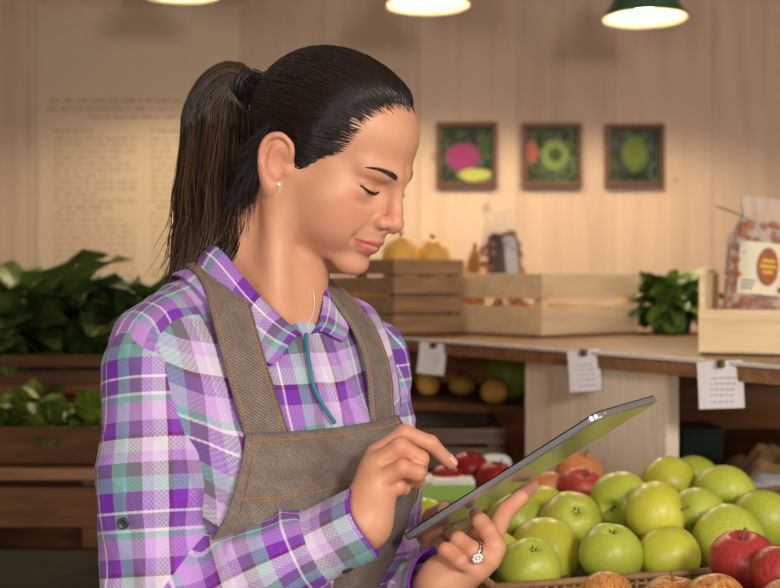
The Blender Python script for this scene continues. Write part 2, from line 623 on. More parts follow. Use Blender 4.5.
m_wall = wood_mat('pale_plank_wall', rgb(196, 173, 152), rgb(182, 158, 137), 0.5, 'Z', 0.34, 1.5, 0.7, 0.45)
m_floor = wood_mat('floor_boards', rgb(120, 88, 60), rgb(84, 58, 38), 0.6, 'Y', 0.16, 0, 0.5)
m_ceil = wood_mat('ceiling_boards', rgb(170, 145, 118), rgb(150, 125, 100), 0.5, 'Y', 0.2, 0, 0.7)
X0, X1, Y0, Y1, ZC = -3.0, 3.2, -2.4, 4.0, 3.1
def slab(name, lo, hi, mat):
    c = [(a + b) / 2 for a, b in zip(lo, hi)]; s = [b - a for a, b in zip(lo, hi)]
    o = MB().box((0, 0, 0), s).build(name, mat, None, False, c)
    tag(o, kind='structure'); return o
slab('floor', (X0 - .1, Y0 - .1, -0.1), (X1 + .1, Y1 + .1, 0), m_floor)
slab('ceiling', (X0 - .1, Y0 - .1, ZC), (X1 + .1, Y1 + .1, ZC + .1), m_ceil)
slab('wall_back', (X0, Y1, 0), (X1, Y1 + .1, ZC), m_wall)
slab('wall_left', (X0 - .1, Y0, 0), (X0, Y1, ZC), m_wall)
slab('wall_right', (X1, Y0, 0), (X1 + .1, Y1, ZC), m_wall)
slab('wall_front', (X0, Y0 - .1, 0), (X1, Y0, ZC), m_wall)

# poster of small print on the back wall
def poster():
    Y = Y1 - 0.004
    a, b = at(37, 6, Y), at(240, 292, Y)
    t = empty('poster', ((a.x + b.x) / 2, Y, (a.z + b.z) / 2)); tag(t, 'large pale printed poster on the wall behind her ponytail', 'poster')
    w, h = b.x - a.x, a.z - b.z
    MB().box((0, 0, 0), (w, 0.004, h)).build('paper', simple('poster_paper', rgb(192, 172, 148), 0.7), t)
    r = random.Random(5)
    m_tx = simple('faded_print', rgb(160, 140, 114), 0.8)
    tx = MB()
    def line(x0, x1, y, hh=2.2):
        p, q = at(x0, y, Y) - t.location, at(x1, y, Y) - t.location
        x = p.x
        while x < q.x - 0.01:
            l = r.uniform(0.012, 0.05); l = min(l, q.x - x)
            tx.box((x + l / 2, -0.0022, p.z), (l, 0.0006, hh / FPX * Y)); x += l + 0.009
    line(50, 230, 101, 4); line(48, 232, 109, 4); line(88, 196, 117, 4)
    tx.build('printed_heading', simple('faded_heading', rgb(168, 148, 122), 0.8), t)
    for c0, c1 in ((53, 136), (150, 232)):
        tx = MB()
        line(c0, c0 + r.uniform(25, 45), 131, 3)
        y = 139
        while y < 276:
            if abs(y - 205) < 3: line(c0 + 6, c1 - r.uniform(20, 30), y, 3)
            else: line(c0, c1 - (0 if r.random() < .7 else r.uniform(5, 40)), y)
            y += 6.2
        tx.build('printed_column', m_tx, t)
poster()

# three framed pictures
def veg_mat(name, cols, seed):
    m, nt, b = new_mat(name)
    N = nt.nodes.new; L = nt.links.new
    tc = N('ShaderNodeTexCoord')
    nz = N('ShaderNodeTexNoise'); nz.inputs['Scale'].default_value = 22; nz.inputs['Detail'].default_value = 4; nz.inputs['Distortion'].default_value = 2.2
    mp = N('ShaderNodeMapping'); mp.inputs['Location'].default_value = (seed, 0, seed * 2); L(tc.outputs['Object'], mp.inputs[0]); L(mp.outputs[0], nz.inputs['Vector'])
    cr = N('ShaderNodeValToRGB'); cr.color_ramp.elements[0].position = .42; cr.color_ramp.elements[1].position = .60
    cr.color_ramp.elements[0].color = cols[0]; cr.color_ramp.elements[1].color = cols[1]
    L(nz.outputs['Fac'], cr.inputs[0]); out = cr.outputs[0]
    for c, (x, z), rx, rz, in cols[2:]:
        mp2 = N('ShaderNodeMapping'); mp2.vector_type = 'POINT'
        mp2.inputs['Location'].default_value = (-x / rx, 0, -z / rz); mp2.inputs['Scale'].default_value = (1 / rx, 0, 1 / rz)
        L(tc.outputs['Object'], mp2.inputs[0])
        ln = N('ShaderNodeVectorMath'); ln.operation = 'LENGTH'; L(mp2.outputs[0], ln.inputs[0])
        ad = N('ShaderNodeMath'); ad.operation = 'MULTIPLY_ADD'; ad.inputs[1].default_value = 0.9; L(nz.outputs['Fac'], ad.inputs[0]); L(ln.outputs['Value'], ad.inputs[2])
        c3 = N('ShaderNodeValToRGB'); c3.color_ramp.elements[0].position = 1.26/1.6; c3.color_ramp.elements[0].color = (1, 1, 1, 1); c3.color_ramp.elements[1].position = 1.52/1.6; c3.color_ramp.elements[1].color = (0, 0, 0, 1)
        dv = N('ShaderNodeMath'); dv.operation = 'DIVIDE'; dv.inputs[1].default_value = 1.6; L(ad.outputs[0], dv.inputs[0]); L(dv.outputs[0], c3.inputs[0])
        mx = N('ShaderNodeMix'); mx.data_type = 'RGBA'; L(c3.outputs[0], mx.inputs[0]); L(out, mx.inputs[6]); mx.inputs[7].default_value = c
        out = mx.outputs[2]
    L(out, b.inputs['Base Color']); b.inputs['Roughness'].default_value = 0.5; b.inputs['Specular IOR Level'].default_value = 0.15
    return m
m_frame = wood_mat('walnut_frame', rgb(104, 66, 36), rgb(66, 40, 22), 3, 'X', 0, 0, 0.45)
dg, mg, lg = rgb(24, 32, 22), rgb(60, 76, 46), rgb(112, 126, 66)
pics = [((436, 497, 122, 187), 'framed picture of a purple root vegetable, nearest her forehead', [dg, rgb(66, 86, 50), (rgb(134, 46, 98), (-.012, -.01), .062, .05), (rgb(160, 168, 82), (.03, -.07), .06, .022)]),
        ((522, 582, 123, 187), 'framed picture of a round green cabbage, middle of the three', [dg, rgb(74, 92, 58), (lg, (.01, .0), .05, .055), (rgb(52, 66, 30), (.012, .0), .022, .025), (rgb(150, 80, 70), (-.07, .01), .022, .04)]),
        ((605, 664, 124, 187), 'framed picture of dark leafy greens, farthest from her face', [dg, rgb(66, 80, 64), (rgb(90, 104, 40), (.0, .01), .045, .06)])]
for i, ((x0, x1, y0, y1), lab, cols) in enumerate(pics):
    Y = Y1 - 0.016
    a, b = at(x0, y0, Y), at(x1, y1, Y); w, h = b.x - a.x, a.z - b.z
    t = empty('picture_frame', ((a.x + b.x) / 2, Y, (a.z + b.z) / 2)); tag(t, lab, 'picture', 'framed vegetable pictures on the wall')
    f = MB(); bw = 0.017
    f.box((0, 0, h / 2 - bw / 2), (w, 0.03, bw), bev=.002); f.box((0, 0, -h / 2 + bw / 2), (w, 0.03, bw), bev=.002)
    f.box((-w / 2 + bw / 2, 0, 0), (bw, 0.03, h - 2 * bw), bev=.002); f.box((w / 2 - bw / 2, 0, 0), (bw, 0.03, h - 2 * bw), bev=.002)
    f.build('frame', m_frame, t)
    MB().box((0, 0.006, 0), (w - 2 * bw + .002, 0.012, h - 2 * bw + .002)).build('picture', veg_mat('vegetable_print', cols, i * 3.7), t)

# pendant lamps
m_enam = simple('green_enamel', rgb(52, 88, 66), 0.3)
m_white = simple('white_enamel', rgb(238, 228, 205), 0.45)
m_cord = simple('black_cord', rgb(20, 20, 20), 0.6)
m_bulb, nt, bs = new_mat('lit_bulb')
bs.inputs['Base Color'].default_value = (1, .9, .7, 1); bs.inputs['Emission Color'].default_value = (1.0, 0.80, 0.50, 1); bs.inputs['Emission Strength'].default_value = 45.0
LAMP_W = 33.0
def lamp(px, py, Y, lab):
    c = at(px, py, Y)
    t = empty('pendant_lamp', tuple(c)); tag(t, lab, 'lamp', 'green pendant lamps over the shop')
    R = 0.120
    out = [(R, 0), (R + .003, .003), (R - .012, .022), (R * .70, .072), (R * .42, .118), (R * .33, .135), (R * .30, .165), (0.012, .172), (0.0, .172)]
    MB().lathe(out, (0, 0, 0), 48).build('shade', m_enam, t, True)
    inn = [(R, 0), (R - .004, .003), (R - .016, .022), (R * .68, .069), (R * .40, .113), (R * .28, .128), (0, .130)]
    MB().lathe(inn, (0, 0, 0), 48).build('reflector', m_white, t, True)
    MB().lathe([(0, .018), (.022, .024), (.033, .045), (.030, .066), (.017, .088), (.014, .118), (0, .12)], (0, 0, 0), 24).build('bulb', m_bulb, t, True)
    MB().tube([(0, 0, .17), (0, 0, ZC - c.z)], 0.003, 8).build('cord', m_cord, t)
    d = bpy.data.lights.new('lamp_glow', 'SPOT'); d.energy = LAMP_W; d.color = (1.0, 0.80, 0.55); d.shadow_soft_size = 0.03; d.spot_size = math.radians(150); d.spot_blend = 0.35
    o = bpy.data.objects.new('lamp_glow', d); COL.objects.link(o); o.parent = t; o.location = (0, 0, 0.012)
lamp(180, -6.5, 3.3, 'pendant lamp above the poster, only its rim in view')
lamp(428, 5.5, 3.3, 'pendant lamp above the picture of the purple vegetable')
lamp(645, 19, 3.3, 'green pendant lamp hanging lowest, right of the others')


# ------------------------------------------------------------------ crates, counter, shelves
m_pine = wood_mat('pale_pine', rgb(240, 214, 172), rgb(220, 188, 144), 2.0, 'X', 0, 0, 0.6)
m_pinez = wood_mat('pale_pine_upright', rgb(242, 226, 202), rgb(228, 206, 176), 1.2, 'Z', 0, 1.6, 0.6)
m_old = wood_mat('weathered_crate_wood', rgb(172, 136, 100), rgb(130, 98, 70), 2.2, 'X', 0, 0, 0.75)
m_brown = wood_mat('brown_board', rgb(126, 82, 46), rgb(82, 50, 26), 1.5, 'X', 0, 0, 0.55)
m_count = wood_mat('counter_wood', rgb(158, 116, 82), rgb(124, 86, 58), 1.6, 'X', 0, 0, 0.35)
m_greyc = wood_mat('grey_crate_wood', rgb(120, 98, 80), rgb(84, 66, 54), 2.0, 'X', 0, 0, 0.75)
ZT = HC - 0.125                                   # counter top


def crate(name, corner, rz, w, d, z0, levels, mat, lab, group=None, t=0.010, post=0.022, end_levels=None, cat='crate', post_top=None):
    """slatted crate; corner = front left (x, y); levels = [(z0, z1), ...] of the side boards above z0"""
    R = Matrix.Rotation(rz, 3, 'Z')
    cen = Vector((corner[0], corner[1], 0)) + R @ Vector((w / 2, d / 2, 0))
    o = empty(name, (cen.x, cen.y, z0), rz); tag(o, lab, cat, group)
    top = max(b for a, b in levels); el = end_levels or levels
    ptop = post_top or max(top, max(b for a, b in el)) - .004
    for sx in (-1, 1):
        for sy in (-1, 1):
            MB().box((sx * (w / 2 - t - post / 2), sy * (d / 2 - t - post / 2), (ptop) / 2 + .004), (post, post, ptop), bev=.001).build('corner_post', mat, o)
    for a, b in levels:
        for sy in (-1, 1):
            MB().box((0, sy * (d / 2 - t / 2), (a + b) / 2), (w, t, b - a), bev=.0012).build('side_board', mat, o)
    for a, b in el:
        for sx in (-1, 1):
            MB().box((sx * (w / 2 - t / 2), 0, (a + b) / 2), (t, d - 2 * t, b - a), bev=.0012).build('end_board', mat, o)
    MB().box((0, 0, 0.006), (w - 2 * t, d - 2 * t, 0.008)).build('base', mat, o)
    return o


def prism(poly, z0, z1, name, mat, parent=None, org=None):
    """poly (x, y) counter clockwise"""
    o_ = Vector(org) if org is not None else Vector((0, 0, 0))
    n = len(poly); vs = [Vector((x, y, z)) - o_ for z in (z0, z1) for x, y in poly]
    fs = [tuple(reversed(range(n))), tuple(range(n, 2 * n))] + [(k, (k + 1) % n, n + (k + 1) % n, n + k) for k in range(n)]
    mb = MB(); mb.add(vs, fs)
    return mb.build(name, mat, parent)


# the counter: top, edge strip, uprights, back panel and lower shelves
CA, CB = np.array([-0.135, 2.705]), np.array([0.700, 1.440])
cd = (CB - CA) / np.linalg.norm(CB - CA); cn = np.array([cd[1], -cd[0]])      # cn points to the camera side
if cn[1] > 0: cn = -cn
CO = (0.30, 2.3, 0.0)
CNT = empty('shop_counter', CO); tag(CNT, 'wooden shop counter with pale upright panel, crates standing on top', 'counter')
P2 = lambda s, o_: tuple(CA + cd * s + cn * o_)
Lc = float(np.linalg.norm(CB - CA))
js = 0.47
prism([P2(0, 0), P2(js, 0), (0.42, 2.97), (-0.30, 2.97)], ZT - .026, ZT, 'worktop', m_count, CNT, CO)
prism([P2(js + .002, 0), P2(Lc, 0), (1.25, 1.75), (1.25, 2.97), (0.422, 2.97)], ZT - .026, ZT, 'worktop', m_count, CNT, CO)
er = math.atan2(cd[1], cd[0])
def along(s0, s1, o_, z0, z1, th, name, mat):
    c = CA + cd * (s0 + s1) / 2 + cn * o_
    return MB().box((c[0] - CO[0], c[1] - CO[1], (z0 + z1) / 2), (s1 - s0, th, z1 - z0), er, bev=.001).build(name, mat, CNT)
along(0, Lc, 0.002, ZT - .003, ZT + .003, .006, 'edge_strip', simple('white_edge_strip', rgb(214, 208, 204), 0.4))
# upright panel below the edge
def s_at(px, off):   # distance along the edge where a photo column meets the line offset from the edge
    for k in range(4000):
        s = k / 4000 * Lc; p = CA + cd * s + cn * off
        if p[0] / p[1] * FPX + CX >= px: return s
s0, s1 = s_at(525, -.02), s_at(666, -.02)
along(s0, s1, -.035, 0.0, ZT - .026, .03, 'upright_panel', m_pinez)
# left leg post (pale) and back panel
p = at(395, 380, 2.62); MB().box((p.x - CO[0], p.y - CO[1], (ZT - .026) / 2), (.034, .034, ZT - .026)).build('post', m_pinez, CNT)
MB().box((0.475 - CO[0], 2.955 - CO[1], (ZT - .026) / 2), (1.55, .02, ZT - .026)).build('back_panel', wood_mat('dark_back_boards', rgb(178, 116, 66), rgb(126, 78, 40), 1.2, 'X', 0.14, 0, 0.6, 0.7, 'Z'), CNT)
# open shelves: middle board and lower board on the left, two on the right
prism([(-0.10, 2.56), (0.32, 2.36), (0.32, 2.945), (-0.28, 2.945)], 1.150, 1.168, 'shelf_board', m_brown, CNT, CO)
prism([(-0.02, 1.90), (0.165, 1.90), (0.165, 2.22), (0.23, 2.40), (0.23, 2.945), (-0.02, 2.945)], 0.975, 0.995, 'shelf_board', m_brown, CNT, CO)
for x, y in ((0.0, 1.93), (0.145, 1.93), (0.0, 2.9)):
    MB().box((x - CO[0], y - CO[1], .4875), (.035, .035, .975)).build('post', m_brown, CNT)
prism([(0.56, 2.06), (1.23, 2.06), (1.23, 2.945), (0.40, 2.945), (0.40, 2.35)], 1.030, 1.050, 'shelf_board', m_brown, CNT, CO)
MB().box((0.86 - CO[0], 2.60 - CO[1], 1.165), (0.80, .02, .05)).build('shelf_rail', m_count, CNT)
for y_ in (1.80, 2.92): MB().box((1.215 - CO[0], y_ - CO[1], (ZT - .026) / 2), (.045, .045, ZT - .026)).build('post', m_pinez, CNT)
MB().box((0.60 - CO[0], 2.12 - CO[1], .515), (.035, .035, 1.03)).build('post', m_brown, CNT)

# price cards clipped to the counter edge
m_card = simple('card_paper', rgb(226, 220, 222), 0.7)
m_ink = simple('card_ink', rgb(150, 148, 162), 0.7)
m_clip = simple('brass_clip', rgb(110, 86, 50), 0.4, 0.8)
for x0, x1, yt, yb, tilt, lab in ((419, 447, 343, 374, .06, 'white price card on the counter edge nearest her shoulder'),
                             (567, 598, 350, 391, -.12, 'white price card on the edge above the pale upright panel'),
                             (698, 740, 361, 408, -.08, 'white price card below the crate with the bag of nuts')):
    s = s_at((x0 + x1) / 2, .012); c = CA + cd * s + cn * .012
    w = (x1 - x0) / FPX * c[1] * 1.06; h = (yb - yt) / FPX * c[1]
    zt = HC - (yt - CY) / FPX * c[1]
    t = empty('price_card', (c[0], c[1], zt), er * 0.6); tag(t, lab, 'price card', 'price cards hanging from the counter edge')
    R = Matrix.Rotation(tilt, 3, 'Y')
    g = MB(); vs, fs = [], []
    nx, nz_ = 6, 8
    for th_ in (0, .0008):
        for i in range(nz_ + 1):
            for k in range(nx + 1):
                u, v = k / nx - .5, i / nz_
                vs.append(R @ Vector((u * w, -.006 * v * v + .003 * math.sin(u * 3) + th_, -v * h)))
    n0 = (nx + 1) * (nz_ + 1)
    for i in range(nz_):
        for k in range(nx):
            a = i * (nx + 1) + k
            fs.append((a, a + nx + 1, a + nx + 2, a + 1)); fs.append((n0 + a, n0 + a + 1, n0 + a + nx + 2, n0 + a + nx + 1))
    bd = [k for k in range(nx + 1)] + [i * (nx + 1) + nx for i in range(1, nz_ + 1)] + [nz_ * (nx + 1) + k for k in range(nx - 1, -1, -1)] + [i * (nx + 1) for i in range(nz_ - 1, 0, -1)]
    for a, b in zip(bd, bd[1:] + bd[:1]): fs.append((a, b, n0 + b, n0 + a))
    g.add(vs, fs); g.build('card', m_card, t, False)
    ik = MB(); r = random.Random(x0)
    for ln in (.36, .48, .60, .72, .86):
        u = -.36
        while u < .30:
            l = r.uniform(.04, .13)
            ik.box(R @ Vector(((u + l / 2) * w, -.006 * ln * ln - .0016, -ln * h)), (l * w, .0006, .02 * h), R); u += l + .04
    ik.build('writing', m_ink, t)
    MB().box((0.004, -.002, -.004), (.010, .016, .012), bev=.002).build('clip', m_clip, t)

# ------------------------------------------------------------------ crates on the counter
c = at(394, 333.5, 2.55)
a1 = math.radians(35)
BC = crate('old_crate', (c.x, c.y), a1, 0.20, 0.42, ZT, [(.006, .044), (.050, .088), (.094, .132), (.138, .172)], m_old, 'weathered brown crate of golden squash beside her chin', t=.011)
c = at(542, 337.2, 2.50)
a2 = math.radians(40)
PC = crate('pine_crate', (c.x, c.y), a2, 0.335, 0.315, ZT, [(.004, .066), (.084, .140)], m_pine, 'pale pine crate of two wide boards in the middle of the counter', t=.011)
c = at(698, 354.5, 1.925)
SC = crate('snack_crate', (c.x, c.y), math.radians(-22), 0.40, 0.24, ZT, [(.004, .076)], m_pine, 'low pale crate holding a bag of nuts at the right edge', t=.010, end_levels=[(.004, .138)], post_top=.070)

# squash in the brown crate
m_sq = simple('golden_squash', rgb(224, 170, 78), 0.5, var=.12, vscale=14)
m_stem = simple('dry_stem', rgb(120, 92, 56), 0.8)
def gourd(loc, r, h, neck, lab, mat, group, tilt=0.0, yaw=0.0):
    t = empty('squash', loc, yaw); tag(t, lab, 'squash', group)
    R = Matrix.Rotation(tilt, 3, 'X')
    prof = []
    for k in range(25):
        u = k / 24; z = u * h
        if neck > .7: rr = r * math.sqrt(max(0, 1 - ((u - .45) / (.45 if u < .45 else .55)) ** 2)) ** .85
        else: rr = r * (math.sin(math.pi * u ** .72) ** .55 if 0 < u < 1 else 0) * (1 - (1 - neck) * min(1, max(0, (u - .35) / .35)))
        prof.append((max(rr, 0 if k in (0, 24) else 1e-4), z))
    b_ = MB(); b_.lathe(prof, (0, 0, 0), 30, 0, R)
    for i, v in enumerate(b_.v):
        an = math.atan2(v[1], v[0]); s = 1 + .025 * math.cos(8 * an)
        b_.v[i] = (v[0] * s, v[1] * s, v[2])
    b_.build('flesh', mat, t, True)
    s_ = MB(); s_.tube([R @ Vector((0, 0, h * .97)), R @ Vector((.001, 0, h + .003)), R @ Vector((.004, .002, h + .007))], [.006, .0050, .005], 8); s_.build('stem', m_stem, t)
    return t
def in_frame(o, x, y, z): return tuple(Matrix.Rotation(o.rotation_euler.z, 3, 'Z') @ Vector((x, y, z)) + o.location)
MB().box((0, 0, .055), (.165, .38, .09), bev=.02).build('straw_filling', simple('packing_straw', rgb(170, 140, 84), .9, var=.3, vscale=70), BC)
grp = 'golden squash in the brown crate'
for x, y, r, h, nk, lab in ((-.042, -.155, .045, .128, .90, 'golden squash in the brown crate just right of her lips'), (.048, -.155, .044, .122, .92, 'golden squash in the brown crate, right of the one by her lips')):
    gourd(in_frame(BC, x, y, .1), r, h, nk, lab, m_sq, grp, 0, x * 30)
p = at(475, 272, 2.90)
gourd((p.x, p.y, ZT), .052, .21, .62, 'tall narrow-necked tan squash standing behind the crates, left of the tilted bag', simple('tan_squash', rgb(176, 128, 76), .55, var=.1), None, 0, 1)

# snack bags
m_film, nt, bs = new_mat('clear_film')
bs.inputs['Base Color'].default_value = (1, 1, 1, 1); bs.inputs['Roughness'].default_value = 0.12; bs.inputs['Transmission Weight'].default_value = 0.88; bs.inputs['IOR'].default_value = 1.08
bs.inputs['Specular IOR Level'].default_value = 0.9
m_nut = simple('caramel_nuts', rgb(176, 104, 58), 0.3, var=.25, vscale=60)
m_lab = simple('cream_label', rgb(226, 216, 190), 0.6)
m_oval = simple('nut_print', rgb(150, 84, 34), 0.6, var=.4, vscale=160)
m_yel = simple('yellow_print', rgb(226, 176, 40), 0.6)
m_grn = simple('green_print', rgb(110, 170, 50), 0.6)
m_dk = simple('dark_print', rgb(70, 60, 54), 0.6)
def snack_bag(loc, w, h, d, yaw, lean, lab, seed, photo=False):
    t = empty('snack_bag', loc, yaw); tag(t, lab, 'snack bag', 'bags of nuts on the counter')
    R = Matrix.Rotation(lean[0], 3, 'X') @ Matrix.Rotation(lean[1], 3, 'Y')
    r = np.random.default_rng(seed)
    def pt(u, v, side):      # u across -1..1, v up 0..1.45 (above 1 the crumpled empty film)
        fat = max(0, 1 - abs(u) ** 2.6) * (1.0 if v < .85 else max(0.06, 1 - (v - .85) / .3)) * min(1, .35 + v * 4)
        wd = w / 2 * (1.0 if v < .85 else 1.0 - .35 * min(1, (v - .85) / .2) + .25 * max(0, v - 1.1))
        return Vector((u * wd, side * (d / 2 * fat + .0015) + .004 * math.sin(u * 9 + v * 13) * (v > .8), v * h))
    film = MB(); vs, fs = [], []; nu, nv = 18, 26
    for side in (-1, 1):
        for i in range(nv + 1):
            for k in range(nu + 1):
                vs.append(R @ (pt(k / nu * 2 - 1, i / nv * 1.20, side) * 1.0 + Vector((0, side * .0015 + r.normal(0, .0007), 0))))
    n0 = (nu + 1) * (nv + 1)
    for s in (0, 1):
        for i in range(nv):
            for k in range(nu):
                a = s * n0 + i * (nu + 1) + k; q = (a, a + 1, a + nu + 2, a + nu + 1)
                fs.append(q if s == 0 else q[::-1])
    film.add(vs, fs); film.build('film', m_film, t, True)
    nuts = MB()
    for i in range(190):
        u, v = r.uniform(-.88, .88), r.uniform(.03, .98); side = r.uniform(-.8, .8) if i % 2 else -.82
        p = pt(u, v, -1); p.y = p.y * -side if side != -.82 else p.y * .80
        q = R @ p; s = r.uniform(.0065, .010)
        bm = bmesh.new(); bmesh.ops.create_icosphere(bm, subdivisions=1, radius=s)
        e_ = Matrix.Rotation(r.uniform(0, 6), 3, 'X') @ Matrix.Rotation(r.uniform(0, 6), 3, 'Y')
        vv = [e_ @ Vector((v_.co.x * 1.3, v_.co.y * .85, v_.co.z * .85)) + q for v_ in bm.verts]
        ff = [[l.index for l in f.verts] for f in bm.faces]; bm.free(); nuts.add(vv, ff)
    tag(nuts.build('nuts', m_nut, t, True), kind='stuff')
    def sheet(name, u0, u1, v0, v1, mat, lift, par=t, oval=False):
        g = MB(); vs, fs = [], []
        nx, ny = 12, 12
        for i in range(ny + 1):
            for k in range(nx + 1):
                a, b = k / nx * 2 - 1, i / ny * 2 - 1
                if oval:
                    m_ = max(abs(a), abs(b)); l = math.hypot(a, b) or 1; a, b = a / l * m_, b / l * m_
                u = (u0 + u1) / 2 + a * (u1 - u0) / 2; v = (v0 + v1) / 2 + b * (v1 - v0) / 2
                p = pt(u * .96, v, -1); p.y -= lift + .0022; vs.append(R @ p)
        for i in range(ny):
            for k in range(nx):
                a = i * (nx + 1) + k; fs.append((a, a + 1, a + nx + 2, a + nx + 1))
        g.add(vs, fs); return g.build(name, mat, par, True)
    if photo:
        l_ = sheet('label', -.75, .80, .52, .97, m_dk, .001)
        sheet('label_photo', .0, .66, .56, .94, simple('pale_photo', rgb(170, 172, 176), .4), .0018, l_)
        return t
    l_ = sheet('label', -.80, .84, .40, .82, m_lab, .001)
    sheet('printed_oval', -.32, .42, .47, .78, m_oval, .0018, l_, True)
    for k, (a, b) in enumerate(((-.16, .30), (-.22, .34), (-.12, .22))): sheet('printed_lettering', a, b, .66 - k * .045, .685 - k * .045, m_yel, .0026, l_)
    sheet('printed_badge', .50, .74, .71, .77, m_grn, .0018, l_)
    for k in range(3): sheet('fine_print', -.70, -.40 + .05 * k, .44 + k * .03, .45 + k * .03, m_dk, .0018, l_)
    sheet('bar_code', .46, .74, .43, .47, m_dk, .0018, l_)
    return t
p = at(752, 310, 2.00)
BAG = snack_bag((p.x, p.y, ZT + .012), .112, .215, .062, math.radians(6), (-.06, .10), 'clear bag of caramel nuts with a cream oval label in the right crate', 4)
p = at(510, 280, 2.74)
snack_bag((p.x, p.y, ZT + .013), .105, .232, .05, math.radians(8), (.10, -.14), 'small tilted bag with a dark label standing in the middle crate', 12, True)
tw1 = MB(); a = at(716, 206, 2.0); b = at(752, 222, 2.02); tw1.tube([a, (a + b) / 2 + Vector((0, 0, .003)), b], .0014, 6); world_child(tw1.build('bag_tie', simple('twine', rgb(110, 84, 60), .8)), BAG)

# ------------------------------------------------------------------ leaves
m_leaf = None
def leaf_mat(name, c1, c2, c3):
    m, nt, b = new_mat(name)
    N = nt.nodes.new; L = nt.links.new
    g = N('ShaderNodeNewGeometry'); uvn = N('ShaderNodeUVMap'); uvn.uv_map = 'leaf'
    sp = N('ShaderNodeSeparateXYZ'); L(uvn.outputs[0], sp.inputs[0])
    mx = N('ShaderNodeMix'); mx.data_type = 'RGBA'; L(g.outputs['Random Per Island'], mx.inputs[0]); mx.inputs[6].default_value = c1; mx.inputs[7].default_value = c2
    ab = N('ShaderNodeMath'); ab.operation = 'ABSOLUTE'; L(sp.outputs[0], ab.inputs[0])
    lt = N('ShaderNodeMath'); lt.operation = 'LESS_THAN'; lt.inputs[1].default_value = .07; L(ab.outputs[0], lt.inputs[0])
    m2 = N('ShaderNodeMix'); m2.data_type = 'RGBA'; L(lt.outputs[0], m2.inputs[0]); L(mx.outputs[2], m2.inputs[6]); m2.inputs[7].default_value = c3
    L(m2.outputs[2], b.inputs['Base Color']); b.inputs['Roughness'].default_value = .5
    return m
def foliage(name, parent, centre, spread, n, length, width, mat, seed, up=(.3, 1.0), ruffle=.2, droop=.6):
    """many curved leaves growing out of one base -> one mesh"""
    r = np.random.default_rng(seed)
    V_, F_, U_ = [], [], []
    nl, nw = 9, 6
    for i in range(n):
        az = r.uniform(0, 2 * math.pi); el = r.uniform(*up)
        L_ = length * r.uniform(.65, 1.1); W_ = width * r.uniform(.7, 1.15)
        base = np.array(centre) + np.array([r.uniform(-1, 1) * spread[0], r.uniform(-1, 1) * spread[1], r.uniform(-.2, .3) * spread[2]])
        hd = np.array([math.cos(az), math.sin(az), 0]); sd = np.array([-math.sin(az), math.cos(az), 0])
        p = base.copy(); a = el * math.pi / 2; n0 = len(V_); ph = r.uniform(0, 6)
        for k in range(nl + 1):
            s = k / nl; ww = W_ * (math.sin(math.pi * min(1, .10 + s * .88)) ** .7) * (.25 if s < .18 else 1)
            nrm = -hd * math.sin(a) + np.array([0, 0, 1]) * math.cos(a)
            for j in range(nw + 1):
                u = j / nw * 2 - 1
                q = p + sd * u * ww + nrm * (abs(u) * ww * .28 + ruffle * ww * abs(u) * math.sin(s * 17 + ph + u * 2))
                V_.append(q); U_.append((u, s))
            p = p + (hd * math.cos(a) + np.array([0, 0, 1]) * math.sin(a)) * L_ / nl
            a -= droop / nl * (1 + s)
        for k in range(nl):
            for j in range(nw):
                q = n0 + k * (nw + 1) + j; F_.append((q, q + 1, q + nw + 2, q + nw + 1))
    V_ = np.array(V_); V_[:, 2] = np.maximum(V_[:, 2], .004)
    me = np_mesh(name, V_, np.array(F_)); uv = me.uv_layers.new(name='leaf')
    uv.data.foreach_set('uv', np.array(U_, np.float32)[np.array(F_)].ravel())
    return link_mesh(name, me, mat, parent)
m_kale = leaf_mat('dark_greens', rgb(52, 72, 26), rgb(92, 110, 42), rgb(150, 158, 90))
m_lett = leaf_mat('light_greens', rgb(78, 104, 26), rgb(120, 138, 44), rgb(150, 160, 80))
m_herb = leaf_mat('herb_greens', rgb(70, 100, 34), rgb(116, 140, 54), rgb(130, 156, 76))
m_pot = simple('dark_pot', rgb(48, 44, 40), .6)
for px, py, Y, s, lab in ((672, 330, 2.74, 1.0, 'bushy green herb between the pale crate and the snack crate'), ):
    p = at(px, py, Y)
    t = empty('leafy_herb', (p.x, p.y, ZT)); tag(t, lab, 'plant')
    MB().lathe([(0, 0), (.042, 0), (.052, .06), (.047, .06), (.044, .05), (0, .05)], (0, 0, 0), 24).build('pot', m_pot, t, True)
    foliage('foliage', t, (0, 0, .055), (.03, .03, .02), 120, .132, .026, m_herb, 3, (-.15, .95), .2, .7)

# ------------------------------------------------------------------ greens on the left
def bin_stand():
    t = empty('greens_stand', (-0.98, 2.45, 0)); tag(t, 'dark stepped wooden stand holding the crates of greens', 'stand')
    g = lambda c, s, n, m=m_brown: MB().box((c[0] + .98, c[1] - 2.45, c[2]), s, bev=.002).build(n, m, t)
    g((-1.02, 2.24, 1.082), (1.02, .36, .022), 'shelf_board', m_count)
    g((-1.02, 2.66, 1.195), (1.02, .40, .022), 'shelf_board')
    for i, (z0, z1, m) in enumerate(((.985, 1.058, m_brown), (.86, .945, wood_mat('mossy_board', rgb(70, 66, 40), rgb(46, 44, 26), 1.2, 'X')), (.70, .83, m_brown), (.52, .67, m_brown), (.34, .49, m_brown), (.12, .3, m_brown))):
        g((-1.02, 2.075, (z0 + z1) / 2), (1.0, .018, z1 - z0), 'front_board', m)
    for x in (-1.50, -.54):
        for y in (2.11, 2.44, 2.84):
            top = 1.071 if y < 2.4 else 1.184
            g((x, y, top / 2), (.04, .04, top), 'leg')
    g((-1.02, 2.865, .60), (1.0, .016, 1.15), 'gap_backing')  # backing added so the gaps between the front boards stay dark
    for y in (2.44,): g((-1.02, y, 1.13), (.9, .018, .10), 'riser_board')
bin_stand()
